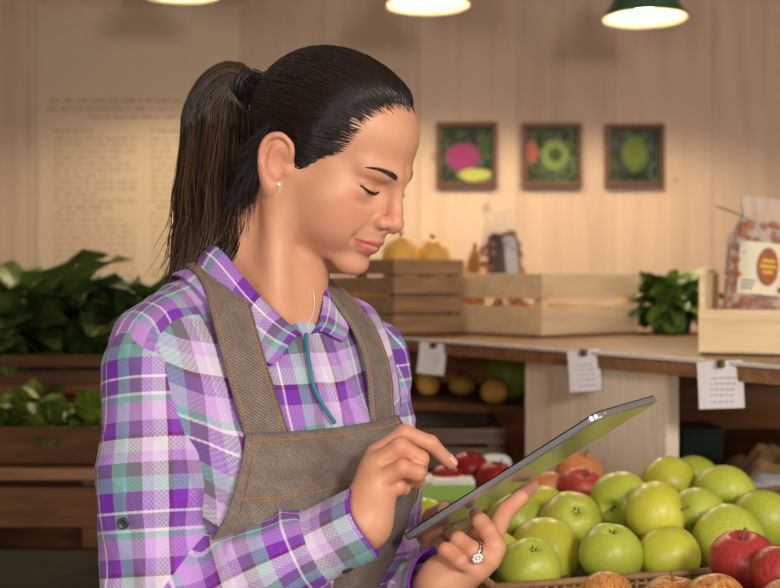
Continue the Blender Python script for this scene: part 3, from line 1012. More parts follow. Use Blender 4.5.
m_bc = wood_mat('dark_crate_wood', rgb(104, 68, 38), rgb(70, 44, 24), 2.0, 'X', 0, 0, .7)
LC1 = crate('greens_crate', (-0.806, 2.085), 0, .31, .30, 1.093, [(.004, .070)], m_bc, 'dark crate of pale green lettuce beside her sleeve', 'crates of greens on the left', t=.012, end_levels=[(.004, .075)])
UC = crate('greens_crate', (-1.17, 2.47), 0, .66, .34, 1.206, [(.0, .030), (.036, .064)], m_bc, 'long dark crate of dark leafy greens on the upper step', 'crates of greens on the left', t=.012)
for i, (x, y) in enumerate(((-.10, -.05), (.0, -.06), (.10, -.05), (-.06, .06), (.07, .06))):
    q = in_frame(LC1, x, y, .011)
    t = empty('lettuce', q, i); tag(t, 'loose head of pale green lettuce in the crate beside her sleeve', 'lettuce', 'lettuces in the lower crate')
    foliage('leaves', t, (0, 0, .01), (.015, .015, .01), 34, .125, .030, m_lett, 40 + i, (.25, .95), .3, .7)
for i, (x, y, L_) in enumerate(((-.22, -.04, .27), (-.10, -.05, .27), (.03, -.03, .34), (.15, -.02, .32), (.27, .02, .29))):
    q = in_frame(UC, x, y, .011)
    t = empty('leafy_greens', q, i * 1.3); tag(t, ['dark leafy head at the left end of the upper crate', 'broad dark leafy head second from the left in the upper crate', 'tallest dark leafy head in the middle of the upper crate', 'dark leafy head fourth from the left in the upper crate', 'dark leafy head nearest her shoulder in the upper crate'][i], 'leafy greens', 'dark greens in the upper crate')
    foliage('leaves', t, (0, 0, .01), (.02, .02, .01), 30, L_, .078, m_kale, 80 + i, (.3, .98), .34, 1.05)

# ------------------------------------------------------------------ under the counter
c = at(418, 452, 2.33)
GC = crate('grey_crate', (-0.005, 2.30), 0, .235, .30, .996, [(.008, .048), (.056, .098), (.106, .136)], m_greyc, 'grey slatted crate under the counter beside the upright panel', t=.010)
c = at(412, 501, 1.95)
RC = crate('apple_crate', (-0.012, 1.935), 0, .175, .30, .996, [(.004, .030), (.034, .060)], m_old, 'small brown crate of dark red apples and cartons', t=.009, post=.014)
m_dsq = simple('green_squash', rgb(110, 128, 30), .45, var=.2, vscale=20)
for px, Y, r, h, m, lab in ((508, 2.52, .052, .115, m_dsq, 'green squash on the shelf under the counter'), (428, 2.60, .026, .055, m_sq, 'small golden squash on the shelf beside the pale post'), (494, 2.43, .028, .052, m_sq, 'small golden squash in front of the green squash'), (462, 2.62, .03, .045, m_sq, 'flat golden squash in the middle of the dark shelf')):
    p = at(px, 0, Y); gourd((p.x, p.y, 1.169), r, h, .8, lab, m, 'squash on the shelf under the counter', 0, px)
# cartons
m_cw = simple('carton_white', rgb(228, 232, 220), .5)
m_cg = simple('carton_green', rgb(150, 190, 84), .5)
def carton(px, py, Y, w, h, lab, z0, flap=True):
    p = at(px, py, Y)
    t = empty('carton', (p.x, p.y, z0), .05); tag(t, lab, 'carton', 'small cartons beside the red apples')
    MB().box((0, 0, h / 2), (w, .045, h), bev=.002).build('box', m_cw, t)
    MB().box((0, -.0232, h * .72), (w * .96, .0012, h * .36)).build('green_band', m_cg, t)
    if not flap: return
    f = MB(); vs = [(w * .5 * math.cos(a), -.012, h + w * .22 * math.sin(a)) for a in np.linspace(0, math.pi, 13)]
    n = len(vs); vs = vs + [(x, -.009, z) for x, y, z in vs]
    f.add(vs, [tuple(range(n)), tuple(reversed(range(n, 2 * n)))] + [(k, n + k, n + (k + 1) % n, (k + 1) % n) for k in range(n)]); f.build('raised_flap', m_cw, t)
carton(452, 490, 1.992, .075, .080, 'white carton with a green band in front of the red apples', 1.007, False)
carton(494, 468, 2.16, .060, .085, 'white carton standing behind the red apples', 1.007)
carton(424, 490, 1.992, .030, .084, 'narrow carton left of the wide white one', 1.007, False)
# right opening: green box, crumpled paper and a white liner
p = at(695, 440, 2.38)
gb = empty('storage_box', (p.x, p.y, 1.050)); tag(gb, 'dark green box on the shelf right of the upright panel', 'box')
MB().box((0, 0, .036), (.085, .12, .072), bev=.004).build('box', simple('dark_green_plastic', rgb(34, 58, 44), .4), gb); MB().box((0, 0, .075), (.091, .126, .010), bev=.003).build('lid', simple('dark_green_lid', rgb(40, 66, 50), .4), gb)
def crumpled(name, x0, x1, y0, y1, z0, h, mat, lab, cat, seed):
    n = 36; vs, fs = [], []
    for i in range(n + 1):
        for k in range(n + 1):
            u, v = k / n, i / n; e = min(1, 6 * min(u, 1 - u, v, 1 - v))
            z = h * (.45 + .9 * noise.noise(Vector((u * 4 + seed, v * 4, 0))) + .3 * noise.noise(Vector((u * 11, v * 11, seed)))) * e
            vs.append((x0 + (x1 - x0) * u, y0 + (y1 - y0) * v, z0 + max(.001, z)))
    for i in range(n):
        for k in range(n):
            a = i * (n + 1) + k; fs.append((a, a + 1, a + n + 2, a + n + 1))
    m0 = len(vs); vs += [(x, y, z0) for x, y, z in vs]
    for i in range(n):
        for k in range(n):
            a = m0 + i * (n + 1) + k; fs.append((a, a + n + 1, a + n + 2, a + 1))
    b_ = [k for k in range(n + 1)] + [i * (n + 1) + n for i in range(1, n + 1)] + [n * (n + 1) + k for k in range(n - 1, -1, -1)] + [i * (n + 1) for i in range(n - 1, 0, -1)]
    for a, b in zip(b_, b_[1:] + b_[:1]): fs.append((a, m0 + a, m0 + b, b))
    c0 = ((x0 + x1) / 2, (y0 + y1) / 2, z0)
    mb = MB(); mb.add([(x - c0[0], y - c0[1], z - c0[2]) for x, y, z in vs], fs)
    o = mb.build(name, mat, None, True, c0); tag(o, lab, cat); return o
crumpled('crumpled_paper', .665, .95, 2.16, 2.36, 1.051, .062, simple('tan_packing_paper', rgb(196, 158, 112), .8), 'crumpled tan packing paper under the counter on the right', 'paper', 2)
crumpled('white_cloth', .62, .98, 2.075, 2.15, 1.051, .034, simple('white_liner', rgb(214, 206, 206), .7), 'white crumpled liner sheet below the tan paper', 'cloth', 7)


# ------------------------------------------------------------------ the apple display
BA = np.array([0.115, 1.262]); bang = math.radians(15.0)
bw_ = np.array([math.cos(bang), math.sin(bang)]); bd_ = np.array([-math.sin(bang), math.cos(bang)])
def bp_(w, d): q = BA + bw_ * w + bd_ * d; return (float(q[0]), float(q[1]))
ZB = 1.035
TABLE = empty('display_table', (*bp_(.34, .11), 0), bang); tag(TABLE, 'wooden display table under the baskets of apples', 'table')
MB().box((0, 0, ZB - .0155), (.80, .69, .03), bev=.003).build('table_top', m_brown, TABLE)
for sx in (-1, 1):
    for sy in (-1, 1): MB().box((sx * .36, sy * .305, (ZB - .031) / 2), (.05, .05, ZB - .031), bev=.002).build('leg', m_brown, TABLE)
for sy in (-1, 1): MB().box((0, sy * .305, ZB - .071), (.66, .022, .08)).build('apron_rail', m_brown, TABLE)
m_bask = simple('woven_basket', rgb(150, 112, 70), .6, var=.18, vscale=60)
def basket(w0, w1, d0, d1, h, lab):
    c = bp_((w0 + w1) / 2, (d0 + d1) / 2); W, D = w1 - w0, d1 - d0
    t = empty('fruit_basket', (*c, ZB), bang); tag(t, lab, 'basket', 'baskets on the display table')
    MB().box((0, 0, .004), (W, D, .006)).build('base', m_bask, t)
    for axis, L_, off in (('x', W, -D / 2), ('x', W, D / 2), ('y', D, -W / 2), ('y', D, W / 2)):
        m_ = MB(); n = int(L_ / .011)
        for k in range(n):                                             # uprights
            x = -L_ / 2 + (k + .5) * L_ / n
            m_.box((x, 0, h / 2 + .003), (.0042, .0032, h - .006))
        for j in range(4):                                             # canes woven in and out
            z = .012 + j * (h - .020) / 3
            pts = [(-L_ / 2 + L_ * q / (2 * n), .0030 * math.sin(math.pi * q / 2 + j * math.pi), z) for q in range(2 * n + 1)]
            m_.tube(pts, .0024, 5)
        if axis == 'y':
            m_.v = [(-y, x, z) for x, y, z in m_.v]; m_.v = [(x + off, y, z) for x, y, z in m_.v]
        else: m_.v = [(x, y + off, z) for x, y, z in m_.v]
        m_.build('woven_side', m_bask, t)
    r = MB()
    for pts in ([(-W / 2, -D / 2), (W / 2, -D / 2)], [(W / 2, -D / 2), (W / 2, D / 2)], [(W / 2, D / 2), (-W / 2, D / 2)], [(-W / 2, D / 2), (-W / 2, -D / 2)]):
        a, b = pts; r.tube([(a[0], a[1], h), ((a[0] + b[0]) / 2, (a[1] + b[1]) / 2, h + .0005), (b[0], b[1], h)], .0042, 8)
    r.build('rim', m_bask, t, True)
    return t


def apple_mat(name, c1, c2, c3, streak=0.0):
    m, nt, b = new_mat(name)
    N = nt.nodes.new; L = nt.links.new
    tc = N('ShaderNodeTexCoord'); oi = N('ShaderNodeObjectInfo')
    mp = N('ShaderNodeMapping'); mp.inputs['Scale'].default_value = (1, 1, .25 if streak else 1); L(tc.outputs['Object'], mp.inputs[0])
    ad = N('ShaderNodeVectorMath'); ad.operation = 'ADD'; L(mp.outputs[0], ad.inputs[0])
    mu = N('ShaderNodeMath'); mu.operation = 'MULTIPLY'; mu.inputs[1].default_value = 7; L(oi.outputs['Random'], mu.inputs[0]); L(mu.outputs[0], ad.inputs[1])
    nz = N('ShaderNodeTexNoise'); nz.inputs['Scale'].default_value = 55 if streak else 18; nz.inputs['Detail'].default_value = 4; L(ad.outputs[0], nz.inputs['Vector'])
    n3 = N('ShaderNodeTexNoise'); n3.inputs['Scale'].default_value = 13; L(ad.outputs[0], n3.inputs['Vector'])
    cr = N('ShaderNodeValToRGB'); cr.color_ramp.elements[0].position = .38; cr.color_ramp.elements[1].position = .64; cr.color_ramp.elements[0].color = c1; cr.color_ramp.elements[1].color = c2
    if streak:
        mm = N('ShaderNodeMath'); mm.operation = 'MULTIPLY_ADD'; mm.inputs[1].default_value = .45; L(nz.outputs['Fac'], mm.inputs[0])
        m2 = N('ShaderNodeMath'); m2.operation = 'MULTIPLY'; m2.inputs[1].default_value = .6; L(n3.outputs['Fac'], m2.inputs[0]); L(m2.outputs[0], mm.inputs[2]); L(mm.outputs[0], cr.inputs[0])
    else: L(nz.outputs['Fac'], cr.inputs[0])
    # hue drifts from fruit to fruit, russet round the stalk
    hs = N('ShaderNodeMix'); hs.data_type = 'RGBA'; L(cr.outputs[0], hs.inputs[6]); hs.inputs[7].default_value = c3
    m4 = N('ShaderNodeMath'); m4.operation = 'MULTIPLY'; m4.inputs[1].default_value = .55; L(oi.outputs['Random'], m4.inputs[0]); L(m4.outputs[0], hs.inputs[0])
    vo = N('ShaderNodeTexVoronoi'); vo.inputs['Scale'].default_value = 190; L(ad.outputs[0], vo.inputs['Vector'])
    lt = N('ShaderNodeMath'); lt.operation = 'LESS_THAN'; lt.inputs[1].default_value = .10; L(vo.outputs['Distance'], lt.inputs[0])
    m5 = N('ShaderNodeMath'); m5.operation = 'MULTIPLY'; m5.inputs[1].default_value = .35; L(lt.outputs[0], m5.inputs[0])
    mx = N('ShaderNodeMix'); mx.data_type = 'RGBA'; L(m5.outputs[0], mx.inputs[0]); L(hs.outputs[2], mx.inputs[6]); mx.inputs[7].default_value = rgb(226, 222, 150)
    L(mx.outputs[2], b.inputs['Base Color'])
    b.inputs['Roughness'].default_value = .4; b.inputs['Specular IOR Level'].default_value = .45
    b.inputs['Subsurface Weight'].default_value = .08; b.inputs['Subsurface Scale'].default_value = .01; b.inputs['Subsurface Radius'].default_value = (.8, .8, .2)
    return m
m_ga = apple_mat('green_apple_skin', rgb(170, 178, 54), rgb(192, 196, 78), rgb(146, 168, 50))
m_ya = apple_mat('yellow_apple_skin', rgb(188, 186, 50), rgb(202, 196, 72), rgb(176, 182, 54))
m_ra = apple_mat('red_apple_skin', rgb(146, 26, 34), rgb(190, 78, 62), rgb(160, 40, 42), 1)
m_pa = apple_mat('peach_apple_skin', rgb(196, 96, 62), rgb(214, 160, 92), rgb(206, 120, 80), 1)
m_rs = apple_mat('blushed_apple_skin', rgb(162, 40, 40), rgb(204, 164, 78), rgb(178, 112, 58), 1)
m_dr = apple_mat('deep_red_skin', rgb(130, 14, 20), rgb(168, 24, 28), rgb(120, 12, 18))
m_cal = simple('calyx_brown', rgb(72, 56, 34), .8)


def apple_meshes():
    prof = []
    n = 34
    for k in range(n + 1):
        t = math.pi * k / n                                            # 0 bottom .. pi top
        r = math.sin(t) ** .86; z = -math.cos(t)
        r *= 1 + .05 * z                                               # broader shoulder
        z = z * .90
        dip_t = .40 * math.exp(-(r / .23) ** 2); dip_b = .24 * math.exp(-(r / .20) ** 2)
        z = z - dip_t if z > 0 else z + dip_b
        prof.append((0.0 if k in (0, n) else r, z))
    m_ = MB(); m_.lathe(prof, (0, 0, 0), 40)
    for i, v in enumerate(m_.v):
        an = math.atan2(v[1], v[0]); w = max(0, -v[2]) ; s = 1 + .035 * math.cos(5 * an) * (0.3 + .8 * w) + .015 * math.cos(2 * an + 1)
        m_.v[i] = (v[0] * s, v[1] * s, v[2] * (1 + .02 * math.cos(3 * an)))
    fl = m_.mesh('flesh')
    s_ = MB(); s_.tube([(0, 0, .46), (.01, 0, .68), (.05, .02, .92), (.12, .03, 1.08)], [.05, .04, .042, .06], 8); st = s_.mesh('stalk')
    c_ = MB()
    for k in range(5):
        a = 2 * math.pi * k / 5; d = Vector((math.cos(a), math.sin(a), 0)); e = Vector((-d.y, d.x, 0))
        c_.add([Vector((0, 0, -.64)), d * .07 + e * .045 + Vector((0, 0, -.70)), d * .15 + Vector((0, 0, -.82)), d * .07 - e * .045 + Vector((0, 0, -.70)), Vector((0, 0, -.60))], [(0, 1, 2, 3), (0, 4, 1), (1, 4, 2), (2, 4, 3), (3, 4, 0)])
    ca = c_.mesh('calyx')
    return fl, st, ca
AF, AS, AC = apple_meshes()
APPLES = []
def apple(px, py, Y, rpx, mat, lab, group, axis=(0, 0, 1), spin=0.0, name='apple', asp=1.0, pos=None, r=None):
    p = Vector(pos) if pos is not None else at(px, py, Y); r = r or rpx / FPX * Y * 1.05
    t = empty(name, tuple(p)); tag(t, lab, 'apple', group)
    t.rotation_mode = 'QUATERNION'
    q = Vector(axis).normalized().to_track_quat('Z', 'Y'); t.rotation_quaternion = q @ Vector((0, 0, 1)).rotation_difference(Vector((0, 0, 1)))
    t.rotation_quaternion = q @ Matrix.Rotation(spin, 3, 'Z').to_quaternion()
    t.scale = (r, r, r * asp)
    key = mat.name
    for me, nm, mm in ((AF, 'flesh', mat), (AS, 'stalk', m_stem), (AC, 'calyx', m_cal)):
        mk = me.name.split('.')[0] + '_' + mm.name
        m2 = bpy.data.meshes.get(mk)
        if m2 is None:
            m2 = me.copy(); m2.name = mk; m2.materials.append(mm); m2.polygons.foreach_set('use_smooth', [nm != 'calyx'] * len(m2.polygons))
        o = bpy.data.objects.new(nm, m2); COL.objects.link(o); o.parent = t
    APPLES.append((np.array(p), r)); return t
G_ = 'green apples in the woven basket'
A = apple
A(530, 568, 1.319, 30, m_ga, 'green apple at the front left of the basket, dark star end up', G_, (-.1, .5, -1), .3)
A(545, 553, 1.418, 33, m_ya, 'yellow-green apple behind the front left one, left of centre', G_, (.1, .9, .35), .9, asp=1.08)
A(571, 522, 1.483, 30, m_ga, 'green apple with a brown star end facing outward, under the tablet', G_, (-.1, .78, -.62), 0)
A(611, 553, 1.358, 30, m_ga, 'round green apple in the front row beside the yellow-green pair', G_, (.0, .35, -1), 1.0)
A(668, 555, 1.374, 30, m_ya, 'pale yellow-green apple in the middle of the front row', G_, (.2, -.35, -.9), .5)
A(729, 541, 1.425, 34.5, m_ga, 'largest green apple, behind the red one', G_, (-.5, .9, .35), 1.5)
A(655, 514, 1.441, 30.5, m_ya, 'yellow-green apple lying on its side with stalk to the right, topmost of the heap', G_, (.92, -.30, .18), 1.2)
A(622, 502, 1.515, 29.5, m_ga, 'green apple with a dark stalk hollow facing left', G_, (-.55, -.75, -.1), 0, asp=1.0)
A(669, 484, 1.640, 26, m_ya, 'yellow apple standing upright at the back of the heap', G_, (.0, .9, .35), 0, asp=1.05)
A(694, 480, 1.755, 23, m_ga, 'small green apple farthest back, under the counter', G_, (.1, .9, .35), 0)
A(724, 495, 1.587, 29, m_ga, 'deep green apple right of the yellow upright one', G_, (.25, .9, .35), .7, asp=.92)
A(764, 521, 1.513, 31, m_ga, 'green apple at the right edge of the picture', G_, (.5, .3, .9), .2)
A(697, 516, 1.500, 27, m_ga, 'green apple half hidden behind the one lying on its side', G_, (.3, .9, .35), .4)
A(515, 524, 1.518, 28, m_ga, 'green apple just right of her fingertips', G_, (.0, .9, .35), 0)
A(541, 512, 1.577, 25, m_ya, 'yellow-green apple behind the tablet corner', G_, (0, .9, .35), 0)
A(492, 562, 1.380, 30, m_ga, 'green apple beside her ringed hand', G_, (.1, .9, .35), 0)
A(592, 528, 1.568, 26, m_ga, 'green apple sunk behind the star-ended one', G_, (.2, .9, .35), 0)
A(546, 490, 1.714, 20, m_pa, 'orange apple just above the tablet edge', 'red and orange apples at the back', (0, .2, 1), 0)
A(581, 488, 1.676, 20, m_ra, 'dark red apple below the peach-coloured one', 'red and orange apples at the back', (.1, -.5, 1), 0)
A(579, 474, 1.775, 23, m_pa, 'peach-coloured apple with a dark stalk at the very back', 'red and orange apples at the back', (.35, -.1, 1), 0)
A(425, 517, 1.640, 18, m_ya, 'yellow apple left of the tablet, beside the apron', G_, (0, .9, .35), 0)
RG = 'red apples in the front basket'
A(743, 560, 1.271, 32, m_ra, 'crimson apple at the lower right, highest of the red ones', RG, (-.1, -.15, 1), 0, asp=.92)
A(606, 600, 1.200, 27, m_rs, 'red and yellow apple peeking up at the left of the front basket', RG, (.2, .9, .5), 0)
A(673, 604, 1.201, 29, m_rs, 'streaked red apple in the middle of the front basket, stalk up', RG, (.0, .05, 1), .8)
A(716, 609, 1.144, 33, m_rs, 'red and green apple in front of the crimson one', RG, (.15, .9, .5), 2)
A(783, 574, 1.206, 30, m_ra, 'red apple cut by the right edge', RG, (.2, .2, 1), 0)
A(792, 606, 1.148, 29, m_rs, 'red apple in the bottom right corner', RG, (.1, .2, 1), 1)
# dark red apples in the crate under the counter
DG = 'dark red apples in the small crate'
for px, py, Y, r, lab in ((470, 470, 2.085, 19, 'dark red apple right of her pointing fingertip'), (496, 479, 2.00, 18, 'dark red apple beside the tablet edge'), (447, 481, 2.03, 17, 'dark red apple behind the white carton')):
    A(px, py, Y, r, m_dr, lab, DG, (.2, -.2, 1), px)

B1 = basket(0.0, .66, .0, .44, .058, 'woven basket heaped with green apples')
B2 = basket(.085, .60, -.215, -.012, .045, 'woven basket of red apples at the lower right')
m_liner = simple('straw_paper', rgb(120, 96, 60), .9, var=.2, vscale=60)
def liner(parent, W, D, lo=.008):
    """padded bed the fruit lies on"""
    n, m_ = 60, 40; vs, fs = [], []
    Rm = Matrix.Rotation(bang, 3, 'Z'); 
    def H(w, d):
        p = Rm @ Vector((w, d, 0)) + parent.location; z = ZB + .055
        for c, r in APPLES:
            q = math.hypot(p.x - c[0], p.y - c[1])
            if q < r * 1.04: z = min(z, c[2] - math.sqrt(max(0, (r * 1.04) ** 2 - q * q)) * .93)
            elif q < r * 2.0: z = min(z, c[2] - r * .75)
        e = min(W / 2 - abs(w), D / 2 - abs(d)); z = min(z, ZB + .02 + e * .9)
        return max(lo, z - ZB)
    for i in range(m_ + 1):
        for k in range(n + 1):
            w, d = (k / n - .5) * W, (i / m_ - .5) * D; vs.append((w, d, H(w, d)))
    for i in range(m_):
        for k in range(n):
            a = i * (n + 1) + k; fs.append((a, a + 1, a + n + 2, a + n + 1))
    mb = MB(); mb.add(vs, fs); mb.build('straw_bed', m_liner, parent, True)
liner(B1, .645, .425); liner(B2, .50, .19)


# ------------------------------------------------------------------ the woman: body, one continuous mesh
def V3(px, py, Y): return np.array(at(px, py, Y))


# tablet corners (near-left, near-right, far-right, far-left), screen normal
TB_N1, TB_N2, TB_F2 = V3(403.5, 543, 1.10), V3(601, 418.5, 1.0), V3(656, 403, 1.15)
TB_U = (TB_N2 - TB_N1); TB_LEN = float(np.linalg.norm(TB_U)); TB_U = TB_U / TB_LEN
TB_W = TB_F2 - TB_N2; TB_W = TB_W - TB_U * (TB_W @ TB_U); TB_WID = float(np.linalg.norm(TB_W)); TB_W = TB_W / TB_WID
TB_NRM = np.cross(TB_U, TB_W)
TB_NRM = TB_NRM if TB_NRM[2] > 0 else -TB_NRM
TB_T = 0.0072


def on_back(px, py, r):
    """point on the camera ray that sits r below the tablet's back"""
    d = np.array([(px - CX) / FPX, 1.0, -(py - CY) / FPX]); o = np.array([0, 0, HC])
    P0 = TB_N1 - TB_NRM * r
    return o + d * ((P0 - o) @ TB_NRM) / (d @ TB_NRM)


B = Field()
head_field(B)
neck_field(B)
# eyes: the lash line of the lowered lids, seen in the photo, traced onto the lid
lash_px = [(357.0, 183.0), (361, 187.0), (366, 190.3), (371, 192.3), (376, 193.3), (380.5, 193.2)]
lash = hl(B.raycast([a for a, b in lash_px], [b for a, b in lash_px]))
lash[:, 0] = np.linspace(-43.5, -15.5, 6)      # the lid as a smooth arc
lash[:, 1] = [77.3, 81.4, 84.3, 86.2, 87.0, 86.6]
lash[:, 2] = [11.0, 8.3, 6.8, 6.4, 7.0, 8.4]
LASH = catmull(lash, 25)
LASH = hl(B.project(hw(LASH), 0.0))
LASHM = LASH * np.array([-1, 1, 1])
for Lc in (LASH, LASHM):
    for q in Lc[::2]:
        B.bump(q + np.array([0, 1.0, -2.4]), -0.9, (1.6, 3, 1.5), 'h')
        B.bump(q + np.array([0, 1.0, 2.2]), 0.45, (1.8, 3, 1.8), 'h')
torso_field(B, -0.010)
for s, e, w in ((tw(0.104, -0.005, 1.315), EL_R, WR_R), (tw(-0.104, -0.005, 1.315), EL_L, WR_L)):
    B.cone(s, e, 0.030, 0.032, 0.012)
    B.cone(e, w, 0.034, 0.022, 0.02)
# right hand: back of the hand to the camera, index finger reaching out over the screen
J = V3
wr = J(364, 519, 1.02)
RH = dict(
    palm=[(WR_R, wr, 0.0225, 0.022), (wr, J(377, 455, 1.050), 0.018, 0.0105), (wr, J(373, 468, 1.036), 0.018, 0.0105),
          (wr, J(378, 482, 1.026), 0.018, 0.0105), (wr, J(384, 493, 1.030), 0.018, 0.010), (wr, J(380, 490, 1.055), 0.018, 0.013)],
    fingers=[([J(377, 455, 1.050), J(405, 434, 1.050), J(430, 444, 1.056), J(451, 463, 1.066)], [0.0098, 0.0085, 0.0076, 0.0058]),
             ([J(373, 468, 1.036), J(400, 447, 1.030), J(420, 459, 1.036), J(421, 472, 1.050)], [0.0100, 0.0086, 0.0077, 0.0060]),
             ([J(378, 482, 1.026), J(402, 468, 1.018), J(417, 473, 1.026), J(419, 482, 1.040)], [0.0096, 0.0080, 0.0072, 0.0058]),
             ([J(384, 493, 1.030), J(397, 487, 1.026), J(402, 488, 1.036), J(399, 490, 1.048)], [0.0088, 0.0072, 0.0066, 0.0055])],
    thumb=([J(372, 508, 1.045), J(388, 486, 1.074), J(404, 478, 1.080), J(416, 480, 1.082)], [0.014, 0.0105, 0.0092, 0.0072]))
hand(B, wr, RH['fingers'], RH['thumb'], RH['palm'], 0.0028)
B.bumps([J(377, 455, 1.040), J(372, 466, 1.026), J(377, 480, 1.015)], 0.0016, 0.006)
# left hand: holds the tablet from beneath, thumb over the rim
wl = J(445, 580, 1.100)
mc = [J(494, 533, 1.100), J(495, 547, 1.088), J(489, 560, 1.080), J(476, 570, 1.080)]
th = on_back(440, 510, -0.014)
LH = dict(
    palm=[(WR_L, wl, 0.021, 0.021), (wl, mc[0] + np.array([-.006, .012, 0]), 0.018, 0.0105), (wl, mc[1], 0.018, 0.0105), (wl, mc[2], 0.017, 0.0100), (wl, mc[3], 0.016, 0.0095)],
    fingers=[([mc[0], J(506, 511, 1.118), J(520, 498, 1.130), on_back(533, 486, 0.0070)], [0.0098, 0.0088, 0.0079, 0.0064]),
             ([mc[1], J(488, 531, 1.086), J(481, 522, 1.092), on_back(475.5, 514.5, 0.0072)], [0.0100, 0.0088, 0.0080, 0.0066]),
             ([mc[2], J(472, 550, 1.072), J(459, 540, 1.080), on_back(449.5, 531.5, 0.0070)], [0.0098, 0.0086, 0.0078, 0.0065]),
             ([mc[3], J(460, 561, 1.072), J(446, 550, 1.080), on_back(435, 540, 0.0066)], [0.0090, 0.0079, 0.0071, 0.0060])],
    thumb=([J(440, 560, 1.13), TB_N1 + TB_U * 0.010 + TB_W * 0.005 - TB_NRM * 0.004 + np.array([0.0, 0.004, -0.012]), TB_N1 + TB_U * 0.028 - TB_W * 0.006 + TB_NRM * 0.008, TB_N1 + TB_U * 0.052 + TB_W * 0.012 + TB_NRM * 0.017], [0.014, 0.011, 0.0095, 0.0078]))
LH['thumb'] = ([J(441, 556, 1.150), J(428, 534, 1.195), J(433, 518, 1.190), J(444, 510, 1.165)], [0.015, 0.0115, 0.0098, 0.0082])
hand(B, wl, LH['fingers'], LH['thumb'], LH['palm'], 0.0018)
V, F = B.mesh((-0.42, 0.78, 0.86), (0.20, 1.50, 1.70), 0.0015)
body_me = np_mesh('body', V, F)
# colour of lips, blush and scalp as attributes of the skin
P = hl(V)
def near_chain(P, pts, sig):
    pts = catmull(pts, 30)
    d = np.full(len(P), 1e9)
    for q in pts: d = np.minimum(d, ((P - q) ** 2).sum(1))
    return np.exp(-0.5 * d / sig ** 2)
hm = (np.abs(P) < 140).all(1)
tint = np.zeros((len(V), 4), np.float32); tint[:, 3] = 1
Ph = P[hm]
HAIRLINE = np.array([(88, 93), (77, 92.5), (71.5, 90.5), (65.5, 86.5), (61.5, 81.5), (58, 66), (54.5, 51), (48.5, 38), (40, 29), (31, 17), (27, 3), (23, -8), (17, -4), (10, 2),
                     (2, 9), (-8, 19), (-20, 24), (-29, 22), (-30, -8), (-27, -38), (-32, -62), (-60, -76), (-130, -60), (-130, 180), (110, 180)], float)
def poly_sd(P2, poly):
    """signed distance (positive inside)"""
    d = np.full(len(P2), 1e9); ins = np.zeros(len(P2), bool)
    for a, b in zip(poly, np.roll(poly, -1, 0)):
        e = b - a; w = P2 - a
        h = np.clip((w @ e) / (e @ e), 0, 1)
        d = np.minimum(d, ((w - h[:, None] * e) ** 2).sum(1))
        c = (a[1] <= P2[:, 1]) != (b[1] <= P2[:, 1])
        xs = a[0] + (P2[:, 1] - a[1]) / np.where(abs(e[1]) < 1e-9, 1e-9, e[1]) * e[0]
        ins ^= c & (P2[:, 0] < xs)
    d = np.sqrt(d)
    return np.where(ins, d, -d)
up = near_chain(Ph, [(-25, 84, -48), (-15, 95, -47), (-5, 101, -45.5), (0, 101, -46.5), (5, 101, -45.5), (15, 95, -47), (25, 84, -48)], 2.4)
lo = near_chain(Ph, [(-24, 84, -50), (-13, 93.5, -54.5), (0, 98, -57), (13, 93.5, -54.5), (24, 84, -50)], 3.3)
lip = np.clip(np.maximum(up, lo) * 2.2 - 0.7, 0, 1) * (Ph[:, 1] > 70)
blush = 0.4 * np.exp(-0.5 * (((np.abs(Ph[:, 0]) - 44) / 16) ** 2 + ((Ph[:, 1] - 66) / 20) ** 2 + ((Ph[:, 2] + 20) / 15) ** 2)) \
    + 0.45 * np.exp(-0.5 * ((Ph - np.array([0, 112, -17])) / 10) .__pow__(2).sum(1)) \
    + 0.6 * np.exp(-0.5 * ((np.stack([np.abs(Ph[:, 0]), Ph[:, 1], Ph[:, 2]], 1) - np.array([80, -10, 0])) / np.array([9, 12, 18])).__pow__(2).sum(1))
sc = np.clip(poly_sd(Ph[:, 1:], HAIRLINE) / 16.0 - 0.22, 0, 1) * (np.abs(Ph[:, 0]) < 75)
tint[hm, 0] = lip; tint[hm, 1] = np.clip(blush, 0, 1); tint[hm, 2] = sc
for tip in [f[0][3] for f in RH['fingers'] + LH['fingers']] + [f[0][1] for f in RH['fingers'] + LH['fingers']] + [f[0][2] for f in RH['fingers'][:3]]:
    tint[:, 1] = np.maximum(tint[:, 1], 0.5 * np.exp(-0.5 * ((V - tip) ** 2).sum(1) / 0.009 ** 2))
at_ = body_me.attributes.new('tint', 'FLOAT_COLOR', 'POINT')
at_.data.foreach_set('color', tint.ravel())

m_skin, nt, bs = new_mat('skin')
N = nt.nodes.new
att = N('ShaderNodeAttribute'); att.attribute_name = 'tint'
sep = N('ShaderNodeSeparateColor'); nt.links.new(att.outputs['Color'], sep.inputs[0])
tc = N('ShaderNodeTexCoord')
nz = N('ShaderNodeTexNoise'); nz.inputs['Scale'].default_value = 38; nz.inputs['Detail'].default_value = 5
nt.links.new(tc.outputs['Object'], nz.inputs['Vector'])
mx = [N('ShaderNodeMix') for _ in range(4)]
for m_ in mx: m_.data_type = 'RGBA'
mx[0].inputs[6].default_value = rgb(209, 153, 121); mx[0].inputs[7].default_value = rgb(194, 136, 104)
nt.links.new(nz.outputs['Fac'], mx[0].inputs[0])
mx[1].inputs[7].default_value = rgb(205, 120, 100); nt.links.new(sep.outputs[1], mx[1].inputs[0])
mx[2].inputs[7].default_value = rgb(184, 94, 90); nt.links.new(sep.outputs[0], mx[2].inputs[0])
mx[3].inputs[7].default_value = rgb(30, 20, 16); nt.links.new(sep.outputs[2], mx[3].inputs[0])
for a, b in zip(mx[:-1], mx[1:]): nt.links.new(a.outputs[2], b.inputs[6])
nt.links.new(mx[3].outputs[2], bs.inputs['Base Color'])
bs.inputs['Roughness'].default_value = 0.47
